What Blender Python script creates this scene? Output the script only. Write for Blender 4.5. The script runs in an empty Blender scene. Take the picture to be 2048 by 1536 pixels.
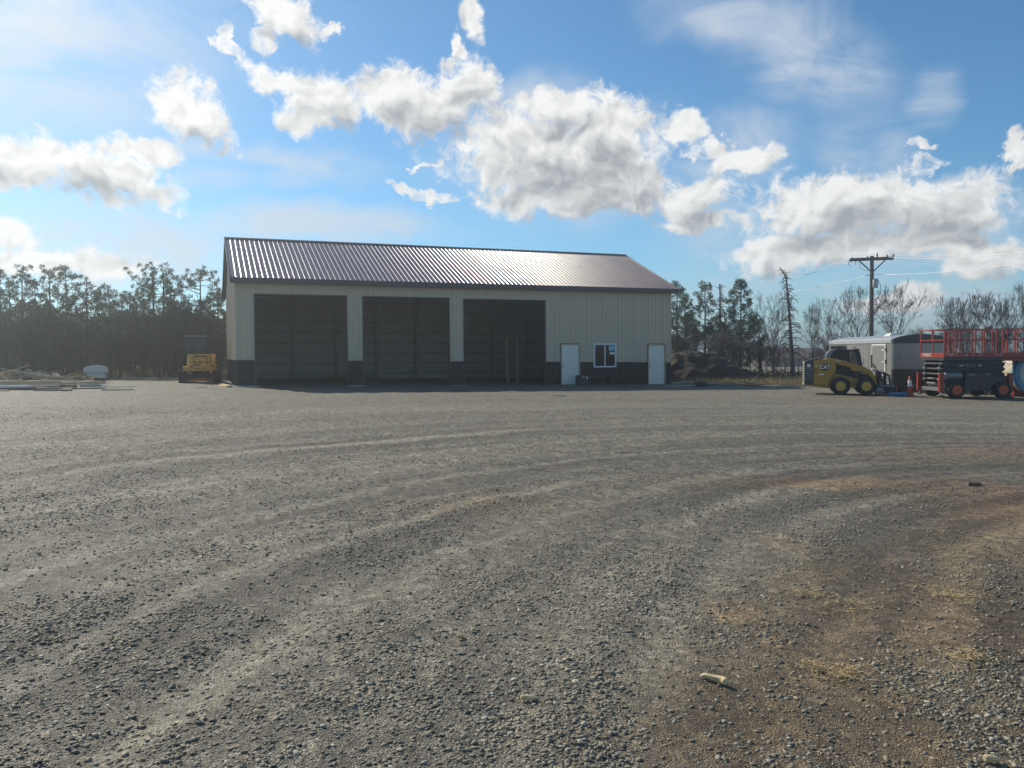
import bpy, math, random
import numpy as np
from mathutils import Matrix, Vector
R = math.radians
sc = bpy.context.scene
COL = sc.collection

# ------------------------------------------------------------------ camera
F_PX, CAM_H, PITCH, ROLL = 1625.1, 1.509, math.atan((768 - 707.1) / 1625.1), -0.006
cam = bpy.data.cameras.new('camera')
cam.sensor_width = 36
cam.lens = 36 * F_PX / 2048
cam.clip_start = 0.05
cam.clip_end = 9000
co = bpy.data.objects.new('camera', cam)
COL.objects.link(co)
co.matrix_world = (Matrix.Translation((0, 0, CAM_H)) @ Matrix.Rotation(math.pi / 2 - PITCH, 4, 'X')
                   @ Matrix.Rotation(ROLL, 4, 'Z'))
sc.camera = co
SUN_AZ, SUN_EL = R(-43), R(35)          # azimuth from +Y towards +X

# ------------------------------------------------------------------ sky
sc.view_settings.view_transform = 'Standard'
sc.view_settings.look = 'None'
sc.view_settings.exposure = 0.14
sc.view_settings.gamma = 1.0
W = bpy.data.worlds.new('World')
sc.world = W
W.use_nodes = True
WN, WL = W.node_tree.nodes, W.node_tree.links
WN.clear()


def ray(px, py):
    a, b = px - 1024, py - 768
    A = a + ROLL * b
    B = b - ROLL * a
    y = math.cos(PITCH) - B / F_PX * math.sin(PITCH)
    z = -B / F_PX * math.cos(PITCH) - math.sin(PITCH)
    return (A / F_PX, y, z)


def gz(x):
    return -0.456 * math.tanh(x / 30) - 0.07


def G(px, py):
    d = ray(px, py)
    t = 10.0
    for _ in range(60):
        t = (gz(t * d[0]) - CAM_H) / d[2]
    return Vector((t * d[0], t * d[1], gz(t * d[0])))


def AT(px, py, Y):
    d = ray(px, py)
    k = Y / d[1]
    return Vector((d[0] * k, Y, CAM_H + d[2] * k))


def azel(px, py):
    d = ray(px, py)
    return math.atan2(d[0], d[1]), math.atan2(d[2], math.hypot(d[0], d[1]))


def wn(t, **k):
    n = WN.new(t)
    for a, b in k.items():
        setattr(n, a, b)
    return n


def wmath(op, a, b=None, c=None, clamp=False):
    n = wn('ShaderNodeMath', operation=op, use_clamp=clamp)
    for i, v in enumerate((a, b, c)):
        if v is None:
            continue
        if isinstance(v, (int, float)):
            n.inputs[i].default_value = v
        else:
            WL.new(v, n.inputs[i])
    return n.outputs[0]


def wstep(v, lo, hi):
    n = wn('ShaderNodeMapRange', interpolation_type='SMOOTHSTEP')
    WL.new(v, n.inputs[0])
    n.inputs[1].default_value = lo
    n.inputs[2].default_value = hi
    return n.outputs[0]


def wnoise(vec, scale, detail=6, rough=0.6, dist=0.0, color=False):
    n = wn('ShaderNodeTexNoise')
    n.inputs['Scale'].default_value = scale
    n.inputs['Detail'].default_value = detail
    n.inputs['Roughness'].default_value = rough
    n.inputs['Distortion'].default_value = dist
    WL.new(vec, n.inputs['Vector'])
    return n.outputs['Color' if color else 'Fac']


def wvec(op, a, b):
    n = wn('ShaderNodeVectorMath', operation=op)
    for i, v in enumerate((a, b)):
        if isinstance(v, tuple):
            n.inputs[i].default_value = v
        else:
            WL.new(v, n.inputs[i])
    return n.outputs[0]


sky = wn('ShaderNodeTexSky', sky_type='NISHITA')
sky.sun_disc = False
sky.sun_elevation = SUN_EL
sky.sun_rotation = SUN_AZ
sky.altitude = 1200
sky.air_density = 1.0
sky.dust_density = 0.8
sky.ozone_density = 3.0
tcw = wn('ShaderNodeTexCoord')
sep = wn('ShaderNodeSeparateXYZ')
WL.new(tcw.outputs['Generated'], sep.inputs[0])
az = wmath('ARCTAN2', sep.outputs[0], sep.outputs[1])
el = wmath('ARCSINE', sep.outputs[2])
cmb = wn('ShaderNodeCombineXYZ')
WL.new(az, cmb.inputs[0])
WL.new(el, cmb.inputs[1])
P = cmb.outputs[0]
# domain warp for ragged outlines
wc = wnoise(P, 9.0, 3, 0.6, color=True)
P1 = wvec('ADD', P, wvec('MULTIPLY', wvec('SUBTRACT', wc, (0.5, 0.5, 0.5)), (0.10, 0.075, 0)))


def blobs(vec, items, k):
    """union of soft ellipses on the sky; the few tilts share one rotated copy of the direction each"""
    cur, turned = None, {}
    for (px, py, rx, ry, rot) in items:
        a, e = azel(px, py)
        rot = min((-30, -12, 0, 12, 30), key=lambda q: abs(q - rot))
        c, s_ = math.cos(R(rot)), math.sin(R(rot))
        if rot not in turned:
            if rot == 0:
                turned[rot] = vec
            else:
                cb_ = wn('ShaderNodeCombineXYZ')
                for i, w3 in enumerate(((c, s_, 0), (-s_, c, 0))):
                    dt = wn('ShaderNodeVectorMath', operation='DOT_PRODUCT')
                    WL.new(vec, dt.inputs[0])
                    dt.inputs[1].default_value = w3
                    WL.new(dt.outputs['Value'], cb_.inputs[i])
                turned[rot] = cb_.outputs[0]
        ax, ay = a * c + e * s_, -a * s_ + e * c
        kx, ky = F_PX / rx, F_PX / ry
        m = wn('ShaderNodeVectorMath', operation='MULTIPLY_ADD')
        WL.new(turned[rot], m.inputs[0])
        m.inputs[1].default_value = (kx, ky, 0)
        m.inputs[2].default_value = (-ax * kx, -ay * ky, 0)
        ln = wn('ShaderNodeVectorMath', operation='LENGTH')
        WL.new(m.outputs[0], ln.inputs[0])
        cur = ln.outputs['Value'] if cur is None else wmath('SMOOTH_MIN', cur, ln.outputs['Value'], k)
    return wmath('SUBTRACT', 1.0, cur)


CUMULUS = [(50, 318, 115, 58, 0), (180, 340, 135, 52, -12), (265, 372, 62, 30, -10), (275, 300, 70, 24, 0),
           (388, 225, 80, 50, -12), (440, 262, 34, 16, -30),
           (640, 190, 85, 62, -15), (560, 150, 62, 26, 0), (610, 232, 62, 26, -10), (690, 222, 40, 42, 0),
           (840, 200, 140, 56, -8), (935, 165, 66, 62, 0), (905, 105, 20, 38, 20),
           (1070, 312, 180, 88, 0), (1200, 290, 130, 100, 0), (1150, 330, 200, 90, 0), (1110, 205, 95, 42, 0), (1150, 392, 210, 42, -3),
           (1265, 360, 80, 72, 0), (1400, 395, 85, 46, 0), (1420, 442, 100, 18, 0),
           (1490, 326, 70, 22, -5), (1368, 242, 44, 30, -35), (1412, 288, 52, 20, -20),
           (1740, 412, 225, 70, 4), (1610, 436, 105, 48, 10), (1880, 432, 100, 38, -8),
           (1560, 512, 110, 34, 0), (1715, 500, 210, 36, 0), (1965, 522, 95, 36, 0),
           (25, 466, 52, 22, -15), (130, 522, 150, 30, -5), (560, 18, 95, 34, -10), (522, 68, 26, 26, 0),
           (462, 112, 46, 17, -15), (452, 72, 18, 24, 30), (680, 45, 26, 11, 0), (860, 398, 56, 15, -5),
           (800, 378, 38, 12, -15), (946, 22, 30, 38, 10),
           (850, 326, 32, 9, -10), (1862, 318, 34, 24, 10), (1850, 272, 26, 10, 5),
           (2046, 290, 22, 30, 0), (1785, 604, 80, 22, 0),
          ]
WISPS_GLARE = [(1480, 470, 160, 60, -12), (1700, 470, 330, 90, 0), (1130, 330, 260, 120, 0), (1440, 20, 150, 60, -20), (1590, 95, 150, 95, -30), (1690, 160, 80, 75, -40), (1730, 300, 90, 60, 0),
         (1460, 300, 130, 70, 0), (1520, 600, 240, 80, 0), (480, 325, 260, 45, 6), (620, 455, 330, 40, 2),
         (1080, 200, 120, 60, 0), (1850, 180, 60, 40, 45), (250, 500, 330, 90, 0), (1850, 620, 260, 60, 0),
         (60, 60, 330, 180, 0)]  # last ellipse is sun glare painted into the sky colour, not cloud
wc2 = wnoise(P, 34.0, 4, 0.65, color=True)
P2 = wvec('ADD', P1, wvec('MULTIPLY', wvec('SUBTRACT', wc2, (0.5, 0.5, 0.5)), (0.055, 0.045, 0)))
bl = blobs(P1, [c for c in CUMULUS if c[2] * c[3] > 1100], 0.22)
bl = wmath('MAXIMUM', bl, wmath('MINIMUM', blobs(P2, [c for c in CUMULUS if c[2] * c[3] <= 1100], 0.22), 0.22))
n1 = wnoise(P, 11.0, 8, 0.64, 0.25)
n2 = wnoise(P, 46.0, 5, 0.70, 0.7)
r1 = wnoise(P1, 24.0, 3, 0.55)
r2 = wnoise(wvec('ADD', P1, (-0.007, 0.010, 0)), 24.0, 3, 0.55)
dens = wmath('ADD', bl, wmath('MULTIPLY', wmath('SUBTRACT', n1, 0.5), 1.75))
dens = wmath('ADD', dens, wmath('MULTIPLY', wmath('SUBTRACT', n2, 0.5), 1.35))
dens = wmath('ADD', dens, 0.10)
# broken cloud behind and beside the view, so that reflections and light come from a whole sky
n3 = wnoise(P, 3.2, 4, 0.6, 0.2)
away = wstep(wmath('ABSOLUTE', az), 0.72, 1.05)
dens = wmath('MAXIMUM', dens, wmath('SUBTRACT', wmath('MULTIPLY', away, wmath('MULTIPLY', n3, 3.4)), 1.95))
alpha = wstep(dens, -0.05, 0.48)
relief = wmath('MULTIPLY', wmath('SUBTRACT', r1, r2), 1.3)
bls = blobs(wvec('ADD', P1, (-0.014, 0.026, 0)), [c for c in CUMULUS if c[2] * c[3] > 2600], 0.22)
thick = wstep(wmath('ADD', bls, wmath('MULTIPLY', wmath('SUBTRACT', n1, 0.5), 1.0)), 0.02, 0.80)
lum = wmath('SUBTRACT', 1.08, wmath('MULTIPLY', thick, 0.43))
lum = wmath('ADD', lum, relief)
lum = wmath('ADD', lum, wmath('MULTIPLY', wmath('SUBTRACT', n2, 0.5), 0.10))
lum = wmath('MINIMUM', wmath('MAXIMUM', lum, 0.50), 1.15)
tint = wn('ShaderNodeMix', data_type='RGBA')
WL.new(wstep(lum, 0.35, 0.95), tint.inputs[0])
tint.inputs[6].default_value = (0.90, 0.95, 1.0, 1)
tint.inputs[7].default_value = (1.0, 0.995, 0.97, 1)
SKY_STRENGTH = 0.1
ccol = wn('ShaderNodeVectorMath', operation='SCALE')
WL.new(tint.outputs[2], ccol.inputs[0])
WL.new(wmath('MULTIPLY', lum, 0.77 / SKY_STRENGTH), ccol.inputs['Scale'])
# thin high veils, plus the sun glare painted at upper left
bw = blobs(P1, WISPS_GLARE, 0.3)
mpw = wn('ShaderNodeMapping')
mpw.inputs['Rotation'].default_value = (0, 0, R(28))
mpw.inputs['Scale'].default_value = (1.0, 2.2, 1)
WL.new(P, mpw.inputs['Vector'])
nw = wnoise(mpw.outputs[0], 5.0, 5, 0.62, 0.8)
wa = wmath('MULTIPLY', wstep(bw, -0.40, 0.7), wstep(nw, 0.26, 0.74))
wa = wmath('MULTIPLY', wa, 0.90)
mixw = wn('ShaderNodeMix', data_type='RGBA')
WL.new(wa, mixw.inputs[0])
WL.new(wvec('MULTIPLY', sky.outputs[0], (0.67, 1.0, 1.08)), mixw.inputs[6])
mixw.inputs[7].default_value = (5.9, 6.5, 7.2, 1)
mixc = wn('ShaderNodeMix', data_type='RGBA')
WL.new(wmath('MULTIPLY', alpha, 0.97), mixc.inputs[0])
WL.new(mixw.outputs[2], mixc.inputs[6])
WL.new(ccol.outputs[0], mixc.inputs[7])
bg = wn('ShaderNodeBackground')
bg.inputs[1].default_value = SKY_STRENGTH
WL.new(mixc.outputs[2], bg.inputs[0])
WL.new(bg.outputs[0], wn('ShaderNodeOutputWorld').inputs[0])
W.cycles.sampling_method = 'MANUAL'
W.cycles.sample_map_resolution = 1024

# ------------------------------------------------------------------ sun
sl = bpy.data.lights.new('sun', 'SUN')
sl.energy = 4.5
sl.angle = R(0.53)
sl.color = (1.0, 0.92, 0.77)
so = bpy.data.objects.new('sun', sl)
COL.objects.link(so)
sdir = Vector((math.sin(SUN_AZ) * math.cos(SUN_EL), math.cos(SUN_AZ) * math.cos(SUN_EL), math.sin(SUN_EL)))
so.rotation_euler = sdir.to_track_quat('Z', 'Y').to_euler()


# ================================================================== helpers
class MB:
    """collects shapes for ONE mesh"""

    def __init__(s):
        s.v, s.f = [], []

    def add(s, vs, fs):
        o = len(s.v)
        s.v.extend(vs)
        s.f.extend([tuple(i + o for i in f) for f in fs])
        return s

    def box(s, x0, x1, y0, y1, z0, z1, m=None):
        vs = [(x, y, z) for z in (z0, z1) for y in (y0, y1) for x in (x0, x1)]
        if m is not None:
            vs = [tuple(m @ Vector(p)) for p in vs]
        return s.add(vs, [(0, 2, 3, 1), (4, 5, 7, 6), (0, 1, 5, 4), (2, 6, 7, 3), (0, 4, 6, 2), (1, 3, 7, 5)])

    def bar(s, p, q, w, h=None):
        """rectangular bar from p to q"""
        h = h or w
        p, q = Vector(p), Vector(q)
        d = (q - p)
        L = d.length
        d.normalize()
        up = Vector((0, 0, 1)) if abs(d.z) < 0.9 else Vector((0, 1, 0))
        a = d.cross(up).normalized()
        b = a.cross(d)
        vs = []
        for e in (p, q):
            for i, j in ((-1, -1), (1, -1), (1, 1), (-1, 1)):
                vs.append(tuple(e + a * (i * w / 2) + b * (j * h / 2)))
        return s.add(vs, [(3, 2, 1, 0), (4, 5, 6, 7), (0, 1, 5, 4), (1, 2, 6, 5), (2, 3, 7, 6), (3, 0, 4, 7)])

    def tube(s, pts, rads, n=6, cap=True):
        if not hasattr(rads, '__len__'):
            rads = [rads] * len(pts)
        pts = [Vector(p) for p in pts]
        o = len(s.v)
        for i, p in enumerate(pts):
            d = pts[min(i + 1, len(pts) - 1)] - pts[max(i - 1, 0)]
            if d.length < 1e-9:
                d = Vector((0, 0, 1))
            d.normalize()
            up = Vector((0, 0, 1)) if abs(d.z) < 0.8 else Vector((1, 0, 0))
            a = d.cross(up).normalized()
            b = a.cross(d)
            for k in range(n):
                t = 2 * math.pi * k / n
                s.v.append(tuple(p + (a * math.cos(t) + b * math.sin(t)) * rads[i]))
        for i in range(len(pts) - 1):
            for k in range(n):
                k2 = (k + 1) % n
                s.f.append((o + i * n + k, o + i * n + k2, o + (i + 1) * n + k2, o + (i + 1) * n + k))
        if cap:
            s.f.append(tuple(o + k for k in range(n))[::-1])
            s.f.append(tuple(o + (len(pts) - 1) * n + k for k in range(n)))
        return s

    def lathe(s, prof, c, axis='y', n=28):
        """prof: (radius, offset along axis)"""
        o = len(s.v)
        for r, t in prof:
            for k in range(n):
                a = 2 * math.pi * k / n
                u, w = r * math.cos(a), r * math.sin(a)
                p = {'x': (t, u, w), 'y': (u, t, w), 'z': (u, w, t)}[axis]
                s.v.append((c[0] + p[0], c[1] + p[1], c[2] + p[2]))
        for i in range(len(prof) - 1):
            for k in range(n):
                k2 = (k + 1) % n
                s.f.append((o + i * n + k, o + i * n + k2, o + (i + 1) * n + k2, o + (i + 1) * n + k))
        s.f.append(tuple(o + k for k in range(n)))
        s.f.append(tuple(o + (len(prof) - 1) * n + k for k in range(n)))
        return s

    def prism(s, poly, y0, y1):
        """polygon in x-z pushed along y"""
        n = len(poly)
        s.add([(x, y0, z) for x, z in poly] + [(x, y1, z) for x, z in poly],
              [tuple(range(n)), tuple(range(2 * n - 1, n - 1, -1))] +
              [(i, i + n, (i + 1) % n + n, (i + 1) % n) for i in range(n)])
        return s

    def prism_x(s, poly, x0, x1):
        """polygon in y-z pushed along x"""
        n = len(poly)
        s.add([(x0, y, z) for y, z in poly] + [(x1, y, z) for y, z in poly],
              [tuple(range(n)), tuple(range(2 * n - 1, n - 1, -1))] +
              [(i, i + n, (i + 1) % n + n, (i + 1) % n) for i in range(n)])
        return s

    def quad(s, a, b, c, d):
        return s.add([a, b, c, d], [(0, 1, 2, 3)])

    def build(s, name, mat, parent=None, bevel=0, smooth=False, fix=True):
        me = bpy.data.meshes.new(name)
        me.from_pydata(s.v, [], s.f)
        if fix and len(s.f) < 6000:
            import bmesh
            bm = bmesh.new()
            bm.from_mesh(me)
            bmesh.ops.recalc_face_normals(bm, faces=bm.faces)
            bm.to_mesh(me)
            bm.free()
        me.materials.append(mat)
        if smooth:
            me.polygons.foreach_set('use_smooth', [True] * len(me.polygons))
            if smooth == 'auto':
                me.set_sharp_from_angle(angle=R(35))
        o = bpy.data.objects.new(name, me)
        COL.objects.link(o)
        if parent:
            o.parent = parent
        if bevel:
            b = o.modifiers.new('bevel', 'BEVEL')
            b.width = bevel
            b.segments = 2
            b.limit_method = 'ANGLE'
        return o


def tag(o, label=None, cat=None, group=None, kind=None):
    if label: o['label'] = label
    if cat: o['category'] = cat
    if group: o['group'] = group
    if kind: o['kind'] = kind
    return o


def empty(name, loc=(0, 0, 0), rz=0.0):
    o = bpy.data.objects.new(name, None)
    o.empty_display_size = 0.3
    COL.objects.link(o)
    o.location = loc
    o.rotation_euler = (0, 0, rz)
    return o


def copy_tree(o, parent=None):
    c = o.copy()
    COL.objects.link(c)
    c.parent = parent
    for ch in list(o.children):
        copy_tree(ch, c)
    return c


def lettering(txt, size, mat, parent, loc, rot=(math.pi / 2, 0, 0), ext=0.003, name='lettering', bold=0.0):
    cu = bpy.data.curves.new(name, 'FONT')
    cu.body = txt
    cu.size = size
    cu.extrude = ext
    cu.offset = bold
    cu.align_x = 'CENTER'
    cu.align_y = 'CENTER'
    cu.materials.append(mat)
    tmp = bpy.data.objects.new(name + '_curve', cu)
    COL.objects.link(tmp)
    dg = bpy.context.evaluated_depsgraph_get()
    me = bpy.data.meshes.new_from_object(tmp.evaluated_get(dg))
    bpy.data.objects.remove(tmp)
    bpy.data.curves.remove(cu)
    me.name = name
    o = bpy.data.objects.new(name, me)
    COL.objects.link(o)
    o.parent = parent
    o.location = loc
    o.rotation_euler = rot
    return o


def M(name, col, rough=0.6, metal=0.0, var=0.18, scale=3.0, bump=0.0, bscale=60.0, coat=0.0, spec=0.5,
      stretch=(1, 1, 1), rvar=0.12):
    m = bpy.data.materials.new(name)
    m.use_nodes = True
    N, L = m.node_tree.nodes, m.node_tree.links
    b = N['Principled BSDF']
    tc = N.new('ShaderNodeTexCoord')
    mp = N.new('ShaderNodeMapping')
    mp.inputs['Scale'].default_value = stretch
    L.new(tc.outputs['Object'], mp.inputs[0])
    n = N.new('ShaderNodeTexNoise')
    n.inputs['Scale'].default_value = scale
    n.inputs['Detail'].default_value = 8
    n.inputs['Roughness'].default_value = 0.65
    L.new(mp.outputs[0], n.inputs['Vector'])
    cr = N.new('ShaderNodeValToRGB')
    cr.color_ramp.elements[0].position = 0.3
    cr.color_ramp.elements[1].position = 0.7
    cr.color_ramp.elements[0].color = (*[c * (1 - var) for c in col], 1)
    cr.color_ramp.elements[1].color = (*[min(1, c * (1 + var)) for c in col], 1)
    L.new(n.outputs['Fac'], cr.inputs[0])
    L.new(cr.outputs[0], b.inputs['Base Color'])
    mr = N.new('ShaderNodeMapRange')
    mr.inputs[3].default_value = max(0.03, rough - rvar)
    mr.inputs[4].default_value = min(1, rough + rvar)
    L.new(n.outputs['Fac'], mr.inputs[0])
    L.new(mr.outputs[0], b.inputs['Roughness'])
    b.inputs['Metallic'].default_value = metal
    b.inputs['Coat Weight'].default_value = coat
    b.inputs['Coat Roughness'].default_value = 0.12
    b.inputs['Specular IOR Level'].default_value = spec
    if bump:
        n2 = N.new('ShaderNodeTexNoise')
        n2.inputs['Scale'].default_value = bscale
        n2.inputs['Detail'].default_value = 6
        L.new(mp.outputs[0], n2.inputs['Vector'])
        bu = N.new('ShaderNodeBump')
        bu.inputs['Strength'].default_value = bump
        bu.inputs['Distance'].default_value = 0.02
        L.new(n2.outputs['Fac'], bu.inputs['Height'])
        L.new(bu.outputs[0], b.inputs['Normal'])
    return m


def foliage_mat(name, c0, c1, trans=0.3):
    m = bpy.data.materials.new(name)
    m.use_nodes = True
    N, L = m.node_tree.nodes, m.node_tree.links
    N.clear()
    g = N.new('ShaderNodeNewGeometry')
    cr = N.new('ShaderNodeValToRGB')
    cr.color_ramp.elements[0].color = (*c0, 1)
    cr.color_ramp.elements[1].color = (*c1, 1)
    L.new(g.outputs['Random Per Island'], cr.inputs[0])
    d = N.new('ShaderNodeBsdfPrincipled')
    d.inputs['Roughness'].default_value = 0.55
    t = N.new('ShaderNodeBsdfTranslucent')
    L.new(cr.outputs[0], d.inputs['Base Color'])
    L.new(cr.outputs[0], t.inputs[0])
    mx = N.new('ShaderNodeMixShader')
    mx.inputs[0].default_value = trans
    L.new(d.outputs[0], mx.inputs[1])
    L.new(t.outputs[0], mx.inputs[2])
    L.new(mx.outputs[0], N.new('ShaderNodeOutputMaterial').inputs[0])
    return m


MT = dict(
    siding=M('beige_steel', (0.62, 0.485, 0.345), 0.42, var=0.05, scale=1.2, rvar=0.06),
    wains=M('charcoal_steel', (0.030, 0.024, 0.021), 0.45, var=0.12, scale=1.5, spec=0.3),
    roof=M('burnished_roof_steel', (0.165, 0.088, 0.080), 0.25, var=0.12, scale=1.2, spec=0.6, rvar=0.05),
    trim=M('dark_trim_steel', (0.062, 0.047, 0.044), 0.4, var=0.1),
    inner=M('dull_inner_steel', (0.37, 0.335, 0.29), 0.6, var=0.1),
    inner_post=M('wall_post_timber', (0.27, 0.23, 0.18), 0.8, var=0.15),  # one even brown for the back wall posts
    wood=M('raw_lumber', (0.60, 0.45, 0.26), 0.75, var=0.25, scale=4, stretch=(1, 6, 6)),
    oldwood=M('weathered_lumber', (0.52, 0.43, 0.30), 0.8, var=0.3, scale=3, stretch=(1, 6, 6)),
    treated=M('treated_lumber', (0.24, 0.20, 0.12), 0.8, var=0.25, scale=4),
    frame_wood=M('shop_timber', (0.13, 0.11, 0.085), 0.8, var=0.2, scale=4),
    white=M('white_paint', (0.86, 0.81, 0.72), 0.45, var=0.03),
    vinyl=M('white_vinyl', (0.78, 0.79, 0.79), 0.35, var=0.02),
    brass=M('dull_brass', (0.22, 0.17, 0.10), 0.35, 1.0),
    pad=M('pale_concrete', (0.46, 0.46, 0.45), 0.8, var=0.15, scale=6, bump=0.2),
    yellow=M('machine_yellow', (0.43, 0.215, 0.017), 0.38, var=0.16, scale=2.5, coat=0.25, rvar=0.15),
    yellow_dusty=M('dusty_machine_yellow', (0.66, 0.37, 0.06), 0.5, var=0.14, scale=2.5, coat=0.1),
    black=M('black_machine_paint', (0.022, 0.022, 0.024), 0.45, var=0.3, scale=4),
    dgrey=M('dark_grey_paint', (0.044, 0.041, 0.039), 0.45, var=0.2, scale=4),
    mgrey=M('mid_grey_steel', (0.20, 0.21, 0.22), 0.45, 0.3, var=0.2, scale=4),
    matt_black=M('matt_black_panel', (0.022, 0.022, 0.024), 0.85, var=0.1, spec=0.05),
    rubber=M('tyre_rubber', (0.030, 0.029, 0.028), 0.85, var=0.35, scale=6, bump=0.3, bscale=30),
    cabgrey=M('cab_grey_paint', (0.16, 0.18, 0.19), 0.25, var=0.1, coat=0.5),
    silver=M('trailer_silver', (0.31, 0.295, 0.275), 0.40, 0.3, var=0.06, scale=1.0),
    alu=M('bright_aluminium', (0.72, 0.72, 0.72), 0.40, 0.8, var=0.06),
    redor=M('red_orange_paint', (0.33, 0.032, 0.018), 0.42, var=0.15, scale=4, coat=0.2),
    rim_orange=M('orange_rim_paint', (0.60, 0.10, 0.02), 0.5, var=0.15),
    red=M('dark_red_paint', (0.30, 0.03, 0.02), 0.5, var=0.2),
    cone=M('cone_plastic', (0.45, 0.06, 0.025), 0.55, var=0.12),
    blue=M('blue_plastic', (0.06, 0.22, 0.40), 0.4, var=0.12),
    cream=M('stained_cream_paint', (0.50, 0.45, 0.33), 0.55, var=0.3, scale=5),
    pole=M('pole_timber', (0.13, 0.10, 0.08), 0.85, var=0.3, scale=5, stretch=(4, 4, 0.5), bump=0.3),
    galv=M('galvanised_grey', (0.42, 0.43, 0.44), 0.45, 0.4, var=0.1),
    wire=M('aluminium_wire', (0.55, 0.55, 0.55), 0.45, 0.6, var=0.05),
    bark=M('grey_bark', (0.075, 0.062, 0.052), 0.9, var=0.3, scale=6, bump=0.4),
    twig=M('dry_twigs', (0.095, 0.070, 0.052), 0.85, var=0.3, scale=3),
    pinebark=M('pine_bark', (0.10, 0.076, 0.058), 0.9, var=0.35, scale=6, bump=0.5),
    soil=M('dark_soil', (0.042, 0.028, 0.019), 0.95, var=0.45, scale=2.2, bump=0.5, bscale=5),
    straw=M('dry_straw', (0.60, 0.45, 0.23), 0.8, var=0.3, scale=9),
    barnroof=M('rusty_barn_roof', (0.15, 0.085, 0.065), 0.7, var=0.2, scale=0.3),
    barnwall=M('faded_barn_wall', (0.17, 0.13, 0.11), 0.8, var=0.2, scale=0.3),
    sheet=M('stacked_sheet_steel', (0.72, 0.74, 0.76), 0.35, 0.3, var=0.08),
    stick=M('peeled_wood', (0.72, 0.54, 0.31), 0.75, var=0.3, scale=30, bump=0.3, bscale=200),
    blackplate=M('black_plate_steel', (0.025, 0.027, 0.03), 0.4, var=0.3),
)


def glass(name, col=(0.02, 0.025, 0.03), rough=0.06):
    m = M(name, col, rough, var=0.1, rvar=0.02, spec=0.3)
    return m


MT['pane'] = glass('dark_window_glass')
MT['cabglass'] = glass('cab_glass', (0.035, 0.045, 0.05), 0.10)
MT['needles'] = foliage_mat('pine_needles', (0.045, 0.075, 0.032), (0.115, 0.155, 0.070), 0.33)
MT['needles_brown'] = foliage_mat('browning_pine_needles', (0.06, 0.075, 0.035), (0.145, 0.15, 0.075), 0.33)

# ================================================================== the ground
rng = np.random.default_rng(7)
_tab = rng.random((256, 256))


def vnoise(x, y):
    xi, yi = np.floor(x).astype(int), np.floor(y).astype(int)
    fx, fy = x - xi, y - yi
    fx, fy = fx * fx * (3 - 2 * fx), fy * fy * (3 - 2 * fy)
    t = lambda i, j: _tab[i & 255, j & 255]
    return (t(xi, yi) * (1 - fx) + t(xi + 1, yi) * fx) * (1 - fy) + (t(xi, yi + 1) * (1 - fx) + t(xi + 1, yi + 1) * fx) * fy


def fbm(x, y, o=4):
    s, a, t = 0, 0.5, 0
    for i in range(o):
        s = s + a * vnoise(x * 2 ** i + 17.3 * i, y * 2 ** i + 5.1 * i)
        t += a
        a *= 0.5
    return s / t


def sstep(v, a, b):
    t = np.clip((v - a) / (b - a), 0, 1)
    return t * t * (3 - 2 * t)


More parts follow.
